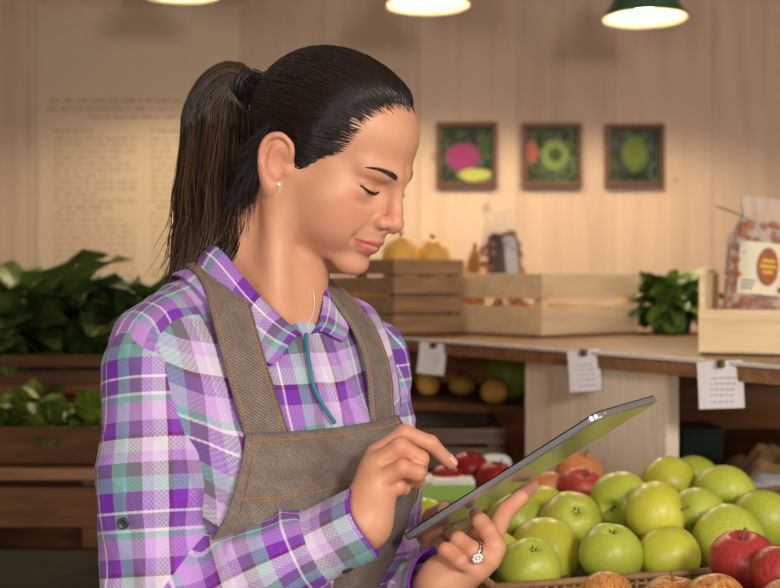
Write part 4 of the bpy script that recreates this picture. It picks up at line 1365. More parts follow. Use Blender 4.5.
bs.inputs['Specular IOR Level'].default_value = 0.42
bs.inputs['Subsurface Weight'].default_value = 0.12
bs.inputs['Subsurface Radius'].default_value = (1.0, 0.35, 0.2)
bs.inputs['Subsurface Scale'].default_value = 0.006
n2 = N('ShaderNodeTexNoise'); n2.inputs['Scale'].default_value = 420; nt.links.new(tc.outputs['Object'], n2.inputs['Vector'])
bp = N('ShaderNodeBump'); bp.inputs['Strength'].default_value = 0.2; bp.inputs['Distance'].default_value = 0.001
nt.links.new(n2.outputs['Fac'], bp.inputs['Height']); nt.links.new(bp.outputs[0], bs.inputs['Normal'])

PERSON = empty('person', (-0.13, 1.17, 0.0))
tag(PERSON, 'woman with a dark ponytail in a purple plaid shirt and grey apron, tapping a tablet', 'person')


def pchild(name, me, mat, parent=None, smooth=True):
    o = link_mesh(name, me, mat, None, None, 0, smooth)
    return world_child(o, parent or PERSON)


BODY = pchild('body', body_me, m_skin)


# ------------------------------------------------------------------ strands
def strands(P, rad, sides=3):
    """P: (N, M, 3), rad: (N, M) -> V, F of thin closed tubes"""
    N_, M_ = P.shape[:2]
    T = np.gradient(P, axis=1); T /= np.linalg.norm(T, axis=2, keepdims=True) + 1e-12
    a = np.array([0.31, 0.2, 0.93])
    U = np.cross(T, a); U /= np.linalg.norm(U, axis=2, keepdims=True) + 1e-12
    W = np.cross(T, U)
    ang = np.arange(sides) * 2 * math.pi / sides
    Vv = P[:, :, None, :] + rad[:, :, None, None] * (U[:, :, None, :] * np.cos(ang)[:, None] + W[:, :, None, :] * np.sin(ang)[:, None])
    idx = np.arange(N_ * M_ * sides).reshape(N_, M_, sides)
    a0 = idx[:, :-1]; b0 = idx[:, 1:]
    Ff = np.stack([a0, np.roll(a0, -1, 2), np.roll(b0, -1, 2), b0], -1).reshape(-1, 4)
    return Vv.reshape(-1, 3), Ff


def hair_mat(name, c1, c2, rough=0.33):
    m, nt, b = new_mat(name)
    g = nt.nodes.new('ShaderNodeNewGeometry')
    mixn = nt.nodes.new('ShaderNodeMix'); mixn.data_type = 'RGBA'
    mixn.inputs[6].default_value = c1; mixn.inputs[7].default_value = c2
    nt.links.new(g.outputs['Random Per Island'], mixn.inputs[0])
    nt.links.new(mixn.outputs[2], b.inputs['Base Color'])
    b.inputs['Roughness'].default_value = rough
    b.inputs['Specular IOR Level'].default_value = 0.55
    return m


m_hair = hair_mat('dark_brown_hair', rgb(17, 12, 10), rgb(42, 29, 23), 0.32)
m_tail = hair_mat('brown_hair_lengths', rgb(28, 19, 14), rgb(88, 64, 46), 0.36)
m_lash = simple('lash_black', rgb(14, 10, 9), 0.5)
m_brow = simple('brow_brown', rgb(56, 38, 30), 0.6)

HF = Field()
HF.frame('h', HEAD_O, HEAD_M, HEAD_S); HF.frame('hs', HEAD_O, HEAD_M, HEAD_S, sym=True)
HF.ell((0, -10, 50), (69, 89, 77), 10, 'h'); HF.ell((0, 26, 57), (60, 70, 57), 24, 'h'); HF.ell((0, 33, -12), (57, 61, 58), 26, 'h')
HF.cone((0, -22, -28), (0, -35, -100), 52, 50, 14, 'h')
HF.cone((60, 10, -10), (60, 10, 20), 9, 8, 14, 'hs')
def grow(p):
    sd = poly_sd(p.reshape(-1, 3)[:, 1:], HAIRLINE).reshape(p.shape[:-1])
    t = np.clip((sd - 10) / 26, 0, 1)
    lo_ = np.clip((p[..., 2] + 40) / 70, 0.25, 1)
    return -(np.where(sd > 8, -1.0 + 8.0 * (t * (2 - t)) * lo_, 0.0))
HF.add(grow, (0, 0, 20), 400, 'h')
o = hl(np.array([0, 0, HC])); e = hl(np.array(at(250, 86, 1.0)))
TIE = o + (e - o) * (-o[0] / (e - o)[0])
HF.cone((0, -62, 72), TIE, 26, 9, 20, 'h')
print('TIE', TIE, hw(TIE))
hv, hf = HF.mesh(HEAD_O - 0.15, HEAD_O + 0.17, 0.0022)
hlc = hl(hv)
keep = (poly_sd(hlc[:, 1:], HAIRLINE) > 8.0)
hf = hf[keep[hf].all(1)]
HAIR = pchild('hair', np_mesh('hair', hv, hf), simple('hair_under', rgb(24, 16, 13), 0.5))
# tie point: the photo's tie, on the mid-plane of the head
o = hl(np.array([0, 0, HC])); e = hl(np.array(at(250, 86, 1.0)))
TIE = o + (e - o) * (-o[0] / (e - o)[0])
TIEW = hw(TIE)


def surf_strands(start_l, off, M_=14, end=TIE, spread=6.0):
    n = len(start_l)
    t = np.linspace(0, 1, M_)[None, :, None]
    Q = start_l[:, None, :] * (1 - t) + (end + rng.normal(0, spread, (n, 3)))[:, None, :] * t
    sag = np.sin(np.pi * t) * np.array([0, 0, -9.0]) * (np.abs(start_l[:, 0])[:, None, None] / 60)
    Q = Q + sag
    c = np.array([0, -12, 40.0])
    D = Q - c
    D /= np.linalg.norm(D, axis=2, keepdims=True)
    # march from outside to the hair surface along the radius
    rr = np.full(Q.shape[:2], 125.0)
    for _ in range(24):
        d = HF.eval(hw((c + D * rr[..., None]).reshape(-1, 3))).reshape(rr.shape) / HEAD_S
        rr = rr - d * 0.8
    rr = rr + off
    S_ = c + D * rr[..., None]
    w_ = np.clip((t - 0.8) / 0.2, 0, 1) ** 2
    return hw(S_ * (1 - w_) + Q * w_)


# starts: along the hairline, and scattered over the scalp
sl = []
hl_side = catmull(HAIRLINE[1:13], 620)
for s in (-1, 1):
    for q in hl_side:
        sl.append((s * 60.0, q[0] - rng.uniform(0, 1) * 14, q[1] + rng.uniform(-1, 6)))
front = []
for xx in np.linspace(-44, 44, 420):
    zz = np.interp(abs(xx), [0, 25, 38, 45], [93, 91, 87, 82]); yy = np.interp(abs(xx), [0, 25, 38, 45], [77, 71.5, 65.5, 61.5])
    k_ = rng.uniform(0, 1)
    front.append((xx, yy - 10 * k_, zz + 1 + 4 * k_))
for q in hl_side[::3]:
    sl.append((-60.0, q[0] + rng.uniform(0, 5), q[1] - rng.uniform(-1, 2)))
sl = np.array(sl)
# place side starts on the head surface by moving along x
def onto_side(Q):
    x = np.sign(Q[:, 0]) * 85.0
    Qn = Q.copy()
    for _ in range(26):
        Qn[:, 0] = x
        d = HF.eval(hw(Qn)) / HEAD_S
        x = x - np.sign(Q[:, 0]) * d * 0.8
    Qn[:, 0] = x
    return Qn
sl = onto_side(sl)
scat = []
while len(scat) < 2200:
    th_, ph_ = rng.uniform(-math.pi, math.pi), math.acos(rng.uniform(-0.45, 1))
    q = np.array([0, -12, 40]) + 90 * np.array([math.sin(ph_) * math.sin(th_), math.sin(ph_) * math.cos(th_), math.cos(ph_)])
    if poly_sd(q[None, 1:], HAIRLINE)[0] > 6: scat.append(q)
back = []
for i in range(300):
    back.append((rng.uniform(-62, 62), rng.uniform(-80, -30), rng.uniform(-76, -20)))
starts = np.vstack([sl, np.array(front), np.array(scat), np.array(back)])
n = len(starts)
off = rng.uniform(0.1, 1.5, (n, 1)) * np.minimum(1, np.linspace(0.2, 3, 14))[None, :]
P_ = surf_strands(starts, off)
rad = (rng.uniform(0.00035, 0.0008, (n, 1)) * np.interp(np.linspace(0, 1, 14), [0, .1, .9, 1], [.35, 1, 1, .6])[None, :])
okk = (np.abs(hl(P_)).max((1, 2)) < 140) & (np.linalg.norm(np.diff(P_, axis=1), axis=2).max(1) < 0.035)
print('STRANDS', okk.sum(), len(okk))
P_, rad = P_[okk], rad[okk]
sv, sf = strands(P_, rad)
pchild('hair_strands', np_mesh('hair_strands', sv, sf), m_hair, HAIR)

# ponytail
TY = TIEW[1]
tailc = np.array([TIEW, J(234, 83, TY + .010), J(219, 105, TY + .016), J(217, 145, TY + .010), J(214, 195, TY - .025), J(212, 232, 1.172), J(199, 264, 1.150), J(178, 292, 1.128)])
tc_ = catmull(tailc, 30)
tt = np.linspace(0, 1, 30)
R_ = np.interp(tt, [0, .06, .16, .35, .6, .8, .92, 1], [.009, .016, .026, .038, .0405, .036, .023, .012])
Tn = np.gradient(tc_, axis=0); Tn /= np.linalg.norm(Tn, axis=1, keepdims=True)
A1 = np.cross(Tn, np.array([0, 1.0, 0.05])); A1 /= np.linalg.norm(A1, axis=1, keepdims=True)
A2 = np.cross(Tn, A1)
n = 3300
r_ = np.sqrt(rng.uniform(0.35, 1, n)); an = rng.uniform(0, 2 * math.pi, n)
ca, sa = r_ * np.cos(an), r_ * np.sin(an)
tw_ = rng.uniform(-0.4, 0.4, n)
ends = rng.uniform(0.74, 1.06, n)
Pt = np.zeros((n, 30, 3))
for i in range(n):
    ti = tt * min(ends[i], 1.0)
    c = np.stack([np.interp(ti, tt, tc_[:, k]) for k in range(3)], 1)
    a1 = np.stack([np.interp(ti, tt, A1[:, k]) for k in range(3)], 1); a2 = np.stack([np.interp(ti, tt, A2[:, k]) for k in range(3)], 1)
    Rr = np.interp(ti, tt, R_)[:, None]
    an_ = an[i] + tw_[i] * ti
    wob = 0.05 * np.sin(ti * rng.uniform(5, 14) + rng.uniform(0, 6))
    Pt[i] = c + Rr * ((r_[i] * np.cos(an_) + wob)[:, None] * a1 + 0.8 * (r_[i] * np.sin(an_) + wob)[:, None] * a2)
    if rng.uniform() < 0.06: Pt[i] += (tt[:, None] ** 2) * rng.normal(0, 0.012, 3)
rad = rng.uniform(0.00035, 0.0008, (n, 1)) * np.interp(tt, [0, .8, 1], [1, 1, .3])[None, :]
tv, tf = strands(Pt, rad)
TAIL = MB(); TAIL.tube([Vector(p) for p in tc_[:27]], list(R_[:27] * 0.74), 14)
TAILO = pchild('ponytail', TAIL.mesh('ponytail'), simple('hair_under_tail', rgb(26, 18, 14), 0.5), HAIR)
sv2 = np_mesh('ponytail_strands', tv, tf)
so = link_mesh('ponytail_strands', sv2, m_tail); world_child(so, HAIR)
# loose hair that falls behind the ear to the nape
n = 800
s0 = np.stack([-rng.uniform(52, 68, n), rng.uniform(-44, -28, n), rng.uniform(-30, 36, n)], 1)
Pl = np.zeros((n, 12, 3))
for i in range(n):
    a = hw(s0[i]); b = J(rng.uniform(215, 257), rng.uniform(170, 242), rng.uniform(1.145, 1.19))
    m_ = (a + b) / 2 + np.array([-0.006, -0.004, 0])
    Pl[i] = catmull([a, m_, b + rng.normal(0, 0.002, 3)], 12)
lv, lf = strands(Pl, rng.uniform(0.0002, 0.0005, (n, 1)) * np.linspace(1, 0.2, 12)[None, :])
pchild('loose_hair', np_mesh('loose_hair', lv, lf), m_hair, HAIR)
tie = MB()
tdir = Vector(tc_[2] - tc_[0]).normalized()
rot = tdir.to_track_quat('Z', 'Y').to_matrix()
ring = lambda R0, r0, dz: [(R0 + r0 * math.cos(a), dz + r0 * math.sin(a)) for a in np.linspace(0, 2 * math.pi, 13)]
for dz in (-0.003, 0.003): tie.lathe(ring(0.0125, 0.0042, dz), TIEW + np.array(tdir) * 0.004, 24, 0, rot)
pchild('hair_tie', tie.mesh('hair_tie'), simple('tie_black', rgb(16, 15, 17), 0.6), HAIR)

# brows and lashes
def surf_hairs(name, curve, width, n, length, dirl, rad, mat, lift=0.3, curl=0.0, rev=False):
    C_ = catmull(curve, 60)
    Pn = np.zeros((n, 6, 3))
    for i in range(n):
        u = rng.uniform(0, 1); k = u * 59; i0 = int(min(k, 58)); q = C_[i0] + (C_[i0 + 1] - C_[i0]) * (k - i0)
        w = np.interp(u, [0, .25, .6, 1], width)
        q = q + np.array([0, 0, rng.uniform(-w, w)])
        tg = C_[min(i0 + 3, 59)] - C_[max(i0 - 3, 0)]; tg /= np.linalg.norm(tg)
        L_ = length * rng.uniform(0.7, 1.15)
        d0 = np.array(dirl(u, tg))
        s_ = np.linspace(0, 1, 6)[:, None]
        Pn[i] = q + d0 * L_ * s_ + np.array([0, 0, curl]) * L_ * s_ ** 2
    return Pn
brow_px = [(397.5, 179.5), (393, 176.5), (386, 172.5), (377, 169.2), (369, 168.0)]
BR = hl(B.raycast([a for a, b in brow_px], [b for a, b in brow_px]))
for s in (1, -1):
    bc = BR * np.array([s, 1, 1])
    Pn = surf_hairs('b', bc, [2.4, 2.7, 1.7, 0.4], 300, 6.0, lambda u, tg: tg * 0.9 + np.array([0, 0, 0.35 * (1 - u)]), 0, None)
    Q = B.project(hw(Pn).reshape(-1, 3), 0.0004, 4).reshape(Pn.shape)
    okk = np.linalg.norm(Q - hw(Pn), axis=2).max(1) < 0.006; print('BROW', okk.sum()); Q = Q[okk]
    bv, bf = strands(Q, np.full(Q.shape[:2], 0.0002) * np.linspace(1, .5, 6)[None, :])
    pchild('eyebrow', np_mesh('eyebrow', bv, bf), m_brow, BODY)
    Lc = LASH * np.array([s, 1, 1])
    lb = MB()
    lp = [Vector(hw(q + np.array([0, 0.3, -0.4]))) for q in Lc]
    lb.tube(lp, [0.0004 + 0.00115 * math.sin(math.pi * min(1, 0.12 + 0.8 * i / 24)) for i in range(25)], 6)
    Pn = np.zeros((46, 6, 3))
    for i in range(46):
        u = rng.uniform(0.02, 1); k = u * 23.9; i0 = int(k); q = Lc[i0] + (Lc[i0 + 1] - Lc[i0]) * (k - i0)
        out = np.array([-s * (0.75 - 1.0 * u) * 0.9, 0.85, -0.62]); out /= np.linalg.norm(out)
        L_ = rng.uniform(3.6, 6.2) * (0.75 + 0.35 * math.sin(math.pi * u)) * (1.0 if u < .8 else .55)
        ss = np.linspace(0, 1, 6)[:, None]
        Pn[i] = hw(q + np.array([0, .2, -0.5]) + out * L_ * ss + np.array([0, 0.12, 0.42]) * L_ * ss ** 2)
    lv, lf = strands(Pn, np.full((46, 6), 0.00030) * np.linspace(1, .3, 6)[None, :])
    lb.add(lv, [tuple(f) for f in lf])
    pchild('eyelashes', lb.mesh('eyelashes'), m_lash, BODY)
# ear stud
es = V3(278.3, 184.6, 1.05)
ep = B.raycast([278.3], [184.6])[0]
g = B.grad(ep[None])[0]
st = MB(); rot = Vector(g).to_track_quat('Z', 'Y').to_matrix()
st.lathe([(0, -0.001), (0.0022, -0.0005), (0.0026, 0.0008), (0.0019, 0.0022), (0, 0.0026)], ep, 12, 0, rot)
eo = pchild('earring', st.mesh('earring'), simple('bright_stone', rgb(235, 232, 228), 0.1, 0.3))
eo['label'] = 'small bright stud in her ear'
# finger nails
m_nail = simple('nail', rgb(226, 170, 158), 0.25)
def nail(j2, j3, dorsal, r, w=0.0046, l=0.0058):
    j2, j3 = np.array(j2), np.array(j3)
    ax = (j3 - j2) / np.linalg.norm(j3 - j2)
    dn = np.array(dorsal, float); dn = dn - ax * (dn @ ax); dn /= np.linalg.norm(dn)
    sd = np.cross(ax, dn)
    c = j3 - ax * 0.0012
    nb = MB(); vs, fs = [], []
    for i in range(9):
        for k in range(9):
            a = (k - 4) / 4; b = (i - 4) / 4
            ww = w * (1 - 0.25 * max(0, abs(b) - 0.4))
            p = c + ax * b * l + sd * a * ww + dn * 0.0
            vs.append(p + dn * 0.004)
    vs = B.project(np.array(vs), 0.0, 6)
    gv = B.grad(vs)
    up_ = vs + gv * 0.00045; dn_ = vs - gv * 0.0006
    nb.add(list(up_) + list(dn_), [], 0)
    F_ = []
    for i in range(8):
        for k in range(8):
            a = i * 9 + k
            F_.append((a, a + 1, a + 10, a + 9)); F_.append((81 + a, 81 + a + 9, 81 + a + 10, 81 + a + 1))
    bd = [k for k in range(9)] + [i * 9 + 8 for i in range(1, 9)] + [72 + k for k in range(7, -1, -1)] + [i * 9 for i in range(7, 0, -1)]
    for a, b in zip(bd, bd[1:] + bd[:1]): F_.append((a, 81 + a, 81 + b, b))
    nb.f = F_; nb.m = [0] * len(F_)
    pchild('fingernail', nb.mesh('fingernail'), m_nail, BODY)
for f in LH['fingers']: nail(f[0][2], f[0][3], -TB_NRM + np.array([0, -0.6, 0]), f[1][3])
nail(RH['fingers'][0][0][2], RH['fingers'][0][0][3], np.array([0.5, -0.5, 0.7]), 0.006)
# ring on the left ring finger
a, b = LH['fingers'][2][0][0], LH['fingers'][2][0][1]
c = a * 0.12 + b * 0.88; ax = (b - a) / np.linalg.norm(b - a)
rot = Vector(ax).to_track_quat('Z', 'Y').to_matrix()
rg = MB(); rg.lathe([(0.0099 + 0.0012 * math.cos(t), 0.0026 * math.sin(t)) for t in np.linspace(0, 2 * math.pi, 11)], c, 28, 0, rot)
m_silver = simple('silver', rgb(200, 198, 195), 0.22, 1.0)
RING = pchild('ring', rg.mesh('ring'), m_silver)
RING['label'] = 'silver ring with a cluster of clear stones'
dn = np.array([-0.10, -0.9, -0.1]); dn = dn - ax * (dn @ ax); dn /= np.linalg.norm(dn); sd = np.cross(ax, dn)
for i in range(9):
    aa = i * 2 * math.pi / 8
    p = c + dn * 0.0118 + ((ax * math.cos(aa) + sd * math.sin(aa)) * 0.0038 if i < 8 else 0)
    s_ = MB(); s_.lathe([(0, -0.0012), (0.0017, -0.0005), (0.0019, 0.0004), (0.0012, 0.0014), (0, 0.0016)], p, 8, 0, Vector(dn).to_track_quat('Z', 'Y').to_matrix())
    pchild('stone', s_.mesh('stone'), bpy.data.materials.get('bright_stone'), RING)


# ------------------------------------------------------------------ the woman: clothes
def set_uv(me, fn_loops):
    """fn_loops: (n_loops, 2) array"""
    uv = me.uv_layers.new(name='weave')
    uv.data.foreach_set('uv', np.asarray(fn_loops, np.float32).ravel())


def plaid_mat(name):
    m, nt, b = new_mat(name)
    N = nt.nodes.new; L = nt.links.new
    uv = N('ShaderNodeUVMap'); uv.uv_map = 'weave'
    sp = N('ShaderNodeSeparateXYZ'); L(uv.outputs[0], sp.inputs[0])
    seq = [(0, (108, 26, 88)), (.03, (208, 200, 214)), (.13, (196, 166, 212)), (.21, (106, 102, 110)), (.31, (112, 164, 160)), (.42, (108, 30, 158)), (.56, (222, 214, 226)), (.58, (116, 72, 148)), (.69, (214, 206, 220)),
           (.712, (112, 164, 160)), (.76, (186, 140, 206)), (.90, (126, 58, 166))]

    def ramp(sock, ph):
        ma = N('ShaderNodeMath'); ma.operation = 'MULTIPLY_ADD'; ma.inputs[1].default_value = 8.4; ma.inputs[2].default_value = ph
        L(sock, ma.inputs[0])
        fr = N('ShaderNodeMath'); fr.operation = 'FRACT'; L(ma.outputs[0], fr.inputs[0])
        r = N('ShaderNodeValToRGB'); r.color_ramp.interpolation = 'CONSTANT'
        el = r.color_ramp.elements
        while len(el) > 1: el.remove(el[-1])
        for i, (p, c) in enumerate(seq):
            e = el[0] if i == 0 else el.new(p)
            e.position = p; e.color = rgb(*c)
        L(fr.outputs[0], r.inputs[0])
        return r
    a, c = ramp(sp.outputs[0], 0.18), ramp(sp.outputs[1], 0.45)
    ck = N('ShaderNodeTexChecker'); ck.inputs['Scale'].default_value = 1 / 0.0021
    ck.inputs[1].default_value = (.62, .62, .62, 1); ck.inputs[2].default_value = (.38, .38, .38, 1)
    L(uv.outputs[0], ck.inputs[0])
    mix = N('ShaderNodeMix'); mix.data_type = 'RGBA'
    L(ck.outputs[0], mix.inputs[0]); L(a.outputs[0], mix.inputs[6]); L(c.outputs[0], mix.inputs[7])
    L(mix.outputs[2], b.inputs['Base Color'])
    b.inputs['Roughness'].default_value = 0.85
    b.inputs['Specular IOR Level'].default_value = 0.2
    b.inputs['Sheen Weight'].default_value = 0.15
    tc = N('ShaderNodeTexCoord')
    nz = N('ShaderNodeTexNoise'); nz.inputs['Scale'].default_value = 26; nz.inputs['Detail'].default_value = 3; nz.inputs['Distortion'].default_value = 0.8
    L(tc.outputs['Object'], nz.inputs['Vector'])
    bp = N('ShaderNodeBump'); bp.inputs['Strength'].default_value = 0.35; bp.inputs['Distance'].default_value = 0.008
    L(nz.outputs['Fac'], bp.inputs['Height']); L(bp.outputs[0], b.inputs['Normal'])
    return m


m_plaid = plaid_mat('purple_plaid')
m_purple = simple('purple_facing', rgb(104, 36, 146), 0.85)
m_button = simple('grey_button', rgb(60, 62, 70), 0.3)
_rw = np.random.default_rng(3)
_dirs = _rw.normal(0, 1, (7, 3)); _dirs /= np.linalg.norm(_dirs, axis=1, keepdims=True)
_wl = _rw.uniform(0.045, 0.10, 7); _ph = _rw.uniform(0, 6, 7)


def crumple(p, amp):
    q = p + 0.010 * np.stack([np.sin(p[..., 1] * 61 + 1), np.sin(p[..., 2] * 47 + 2), np.sin(p[..., 0] * 53)], -1)
    h = 0
    for d, w, f in zip(_dirs, _wl, _ph):
        h = h + (1 - np.abs(np.sin(q @ d * math.pi / w + f))) ** 2 - 0.35
    return -amp * h / 2.2


ST = Field()
torso_field(ST, 0.006)
ST.cone(hw((0, -22, -28)), tw(0, 0.004, 1.375), 0.045, 0.046, 0.008, 'w', 'S')
OUT = Field()
torso_field(OUT, 0.007)
for s_, e_ in ((tw(0.124, -0.004, 1.348), EL_R), (tw(-0.124, -0.004, 1.348), EL_L)):
    ST.cone(s_ + (e_ - s_) * -.05, s_ + (e_ - s_) * .12, 0.034, 0.034, 0.025)
ST.add(lambda p: crumple(p, 0.0030), tw(0, 0, 1.15), 0.6)


def sleeve_field(s, e, w, rs):
    S = Field()
    s2 = s + (e - s) * 0.02
    S.cone(s2, s + (e - s) * .45, rs[0], rs[1], 0.02)
    S.cone(s + (e - s) * .45, e, rs[1], rs[2], 0.02)
    S.cone(e, e + (w - e) * .5, rs[2], rs[3], 0.018)
    S.cone(e + (w - e) * .5, w, rs[3], rs[4], 0.02)
    ax = (w - e) / np.linalg.norm(w - e)
    ua = (e - s) / np.linalg.norm(e - s)

    def folds(p):
        # bunched folds round the elbow and gathered ones over the cuff
        t = (p - e) @ ax; u = (p - s) @ ua / np.linalg.norm(e - s)
        near = np.exp(-((p - e) ** 2).sum(-1) / (2 * 0.075 ** 2))
        bis = (ax - ua); bis = bis / np.linalg.norm(bis)
        prp = np.cross(ax, ua); prp = prp / np.linalg.norm(prp)
        q = p - e
        ph = (q @ (ax + ua)) / 0.024 + 1.6 * np.sin(q @ bis / 0.03) + (q @ prp) / 0.035
        f1 = near * (1 - np.abs(np.sin(ph)))
        lc = np.linalg.norm(w - e)
        ph2 = (p @ ax) / 0.011 + 1.3 * np.sin((p @ prp) / 0.016 + (p @ bis) / 0.02)
        f2 = np.exp(-((t - lc * .80) / 0.035) ** 2) * (1 - np.abs(np.sin(ph2)))
        return -0.0110 * (f1 - 0.3 * near) - 0.0042 * f2
    S.add(folds, e, 0.5)
    S.add(lambda p: crumple(p + 0.3, 0.0046), e, 0.6)
    return S, ax


def cut_tri(Vv, Ff, co, no):
    """slice a mesh cleanly along a seam plane and triangulate it"""
    bm = bmesh.new(); me = np_mesh('cut', Vv, Ff); bm.from_mesh(me); bpy.data.meshes.remove(me)
    bmesh.ops.bisect_plane(bm, geom=list(bm.verts) + list(bm.edges) + list(bm.faces), dist=1e-5, plane_co=Vector(co), plane_no=Vector(no))
    bmesh.ops.triangulate(bm, faces=list(bm.faces))
    bm.verts.index_update()
    v = np.array([q.co[:] for q in bm.verts]); f = np.array([[q.index for q in t.verts] for t in bm.faces]); bm.free()
    return v, f


def limb_uv(Vv, Ff, s, e, w, r=0.052):
    la = np.linalg.norm(e - s); lb = np.linalg.norm(w - e)
    ua, ub = (e - s) / la, (w - e) / lb
    def near(P, a, u, l):
        t = np.clip((P - a) @ u, -0.08, l + 0.08)
        tc2 = np.clip(t, 0, l)
        return np.linalg.norm(P - a - tc2[:, None] * u, axis=1), t
    da, ta = near(Vv, s, ua, la); db, tb = near(Vv, e, ub, lb)
    out = np.zeros((len(Vv), 2))
    ref = np.array([0, -1.0, 0])
    for k, (u, o) in enumerate(((ua, s), (ub, e))):
        e1 = ref - u * (ref @ u); e1 /= np.linalg.norm(e1); e2 = np.cross(u, e1)
        q = Vv - o
        th = np.arctan2(q @ e2, q @ e1) * r
        if k == 0: U0, T0 = th, ta
        else: U1, T1 = th, la + tb
    bn = ua + ub; bn /= np.linalg.norm(bn)
    fa = ((Vv[Ff].mean(1) - e) @ bn < 0)[:, None]
    lp = np.stack([np.where(fa, U0[Ff], U1[Ff]), np.where(fa, T0[Ff], T1[Ff])], -1)      # (nf, 4, 2)
    per = 2 * math.pi * r
    d = lp[:, :, 0] - lp[:, :1, 0]
    lp[:, :, 0] -= per * np.round(d / per)
    return lp.reshape(-1, 2)


def cuff(e, w, ax, r0, r1, L_, th=0.0022, tilt=0.0):
    """hollow cuff round the wrist; returns mesh with weave UV"""
    e1 = np.array([0, -1.0, 0]); e1 = e1 - ax * (e1 @ ax); e1 /= np.linalg.norm(e1); e2 = np.cross(ax, e1)
    nS, nT = 64, 14
    prof = [(-L_, r0), (-L_ * .98, r0 + th)] + [(-L_ + L_ * k / 9, r0 + th + (r1 - r0) * k / 9) for k in range(1, 9)] + [(0, r1 + th), (0.0012, r1 + th * .4), (0, r1 - th * .4), (-L_ * .9, r0 - th * .5)]
    vs, uvs = [], []
    for t, r in prof:
        for k in range(nS + 1):
            a = 2 * math.pi * k / nS - math.pi
            rr = r * (1 + 0.05 * math.sin(2 * a + .6) + 0.012 * math.sin(5 * a + t * 60))
            vs.append(w + ax * (t + 0.002 * math.sin(3 * a)) + (e1 * math.cos(a) + e2 * math.sin(a)) * rr)
            uvs.append((a * r0, t))
    fs = []; mi = []
    for i in range(len(prof) - 1):
        for k in range(nS):
            q = i * (nS + 1) + k
            fs.append((q, q + 1, q + nS + 2, q + nS + 1)); mi.append(1 if i >= 10 else 0)
    return np.array(vs), np.array(fs)[:, ::-1], np.array(uvs), mi


SEL = tw(0.124, -0.004, 1.348); SEL_L = tw(-0.138, -0.004, 1.346)
allV, allF, allUV, nv = [], [], [], 0
tv_, tf_ = ST.mesh((-0.42, 0.78, 0.80), (0.20, 1.50, 1.56), 0.0026)
# keep the shirt clear of the head: everything above the collar line goes
tv_, tf_ = cut_tri(tv_, tf_, tw(0, 0.030, 0), TOR_F)
tl = (tv_ - TOR_O) @ TOR_M
uv_t = np.stack([tl[:, 0], tl[:, 2] + 0.55 * tl[:, 1]], 1)
yoke = (tl[tf_][:, :, 1].mean(1) < 0.030) & (tl[tf_][:, :, 2].mean(1) > 1.30) & (tl[tf_][:, :, 1].mean(1) > -0.075)
uv_y = np.stack([tl[:, 0] * 1.25, tl[:, 1] * 1.1 + 0.03], 1)
allV.append(tv_); allF.append(tf_); allUV.append(np.where(yoke[:, None, None], uv_y[tf_], uv_t[tf_]).reshape(-1, 2)); nv = len(tv_)
for (s, e, w, rs) in ((SEL, EL_R, WR_R, (0.052, 0.055, 0.051, 0.042, 0.033)), (SEL_L, EL_L, WR_L, (0.053, 0.053, 0.05, 0.042, 0.034))):
    S, ax = sleeve_field(s, e, w, rs)
    wend = w - ax * 0.045
    S.plane_cut(lambda p, wend=wend, ax=ax: (p - wend) @ ax, 0.002)
    lo = np.minimum(np.minimum(s, e), w) - 0.085; hi = np.maximum(np.maximum(s, e), w) + 0.085
    v_, f_ = S.mesh(lo, hi, 0.0019)
    bn = (e - s) / np.linalg.norm(e - s) + (w - e) / np.linalg.norm(w - e)
    v_, f_ = cut_tri(v_, f_, e, bn / np.linalg.norm(bn))
    allUV.append(limb_uv(v_, f_, s, e, w)); allV.append(v_); allF.append(f_ + nv); nv += len(v_)
shirt_me = np_mesh('shirt', np.vstack(allV), np.vstack(allF))
set_uv(shirt_me, np.vstack(allUV))
SHIRT = pchild('shirt', shirt_me, m_plaid)
SHIRT['label'] = 'purple, teal and white plaid shirt'
cu_end = {}
for (s, e, w, r0, r1, nm) in ((SEL, EL_R, WR_R, 0.0305, 0.0310, 'r'), (SEL_L, EL_L, WR_L, 0.032, 0.034, 'l')):
    ax = (w - e) / np.linalg.norm(w - e)
    v_, f_, uv_, mi = cuff(e, w + ax * 0.002, ax, r0, r1, 0.056)
    me = np_mesh('cuff', v_, f_); set_uv(me, uv_[f_].reshape(-1, 2))
    o = pchild('cuff', me, [m_plaid, m_purple], SHIRT)
    me.polygons.foreach_set('material_index', mi)
    cu_end[nm] = (w, ax)


def button(p, nrm, r=0.0052):
    rot = Vector(nrm).to_track_quat('Z', 'Y').to_matrix()
    b_ = MB(); b_.lathe([(0, -0.001), (r, -0.001), (r, 0.0012), (r * .82, 0.0018), (r * .7, 0.0010), (0, 0.0010)], p, 20, 0, rot)
    for sx in (-1, 1):
        for sy in (-1, 1):
            q = np.array(p) + np.array(rot @ Vector((sx * r * .25, sy * r * .25, 0.0011)))
            b_.lathe([(0, 0.0), (r * .12, 0.0), (0, 0.0004)], q, 6, 0, rot)
    return pchild('button', b_.mesh('button'), m_button, SHIRT)


def cast_mesh(px, py, obs):
    """first hit of a photo ray on the given mesh objects (for placing small parts on cloth)"""
    bpy.context.view_layer.update()
    d = Vector(((px - CX) / FPX, 1, -(py - CY) / FPX)).normalized(); o_ = Vector((0, 0, HC)); best = None
    for ob in obs:
        mi = ob.matrix_world.inverted()
        ok, p, n_, _ = ob.ray_cast(mi @ o_, (mi.to_3x3() @ d).normalized())
        if ok:
            pw = ob.matrix_world @ p
            if best is None or (pw - o_).length < best[2]: best = (pw, (ob.matrix_world.to_3x3() @ n_).normalized(), (pw - o_).length)
    return best


for px, py in ((123.5, 523), (347.5, 570.5)):
    h = cast_mesh(px, py, [SHIRT] + [c for c in SHIRT.children])
    if h: button(np.array(h[0]) + np.array(h[1]) * 0.0006, h[1])

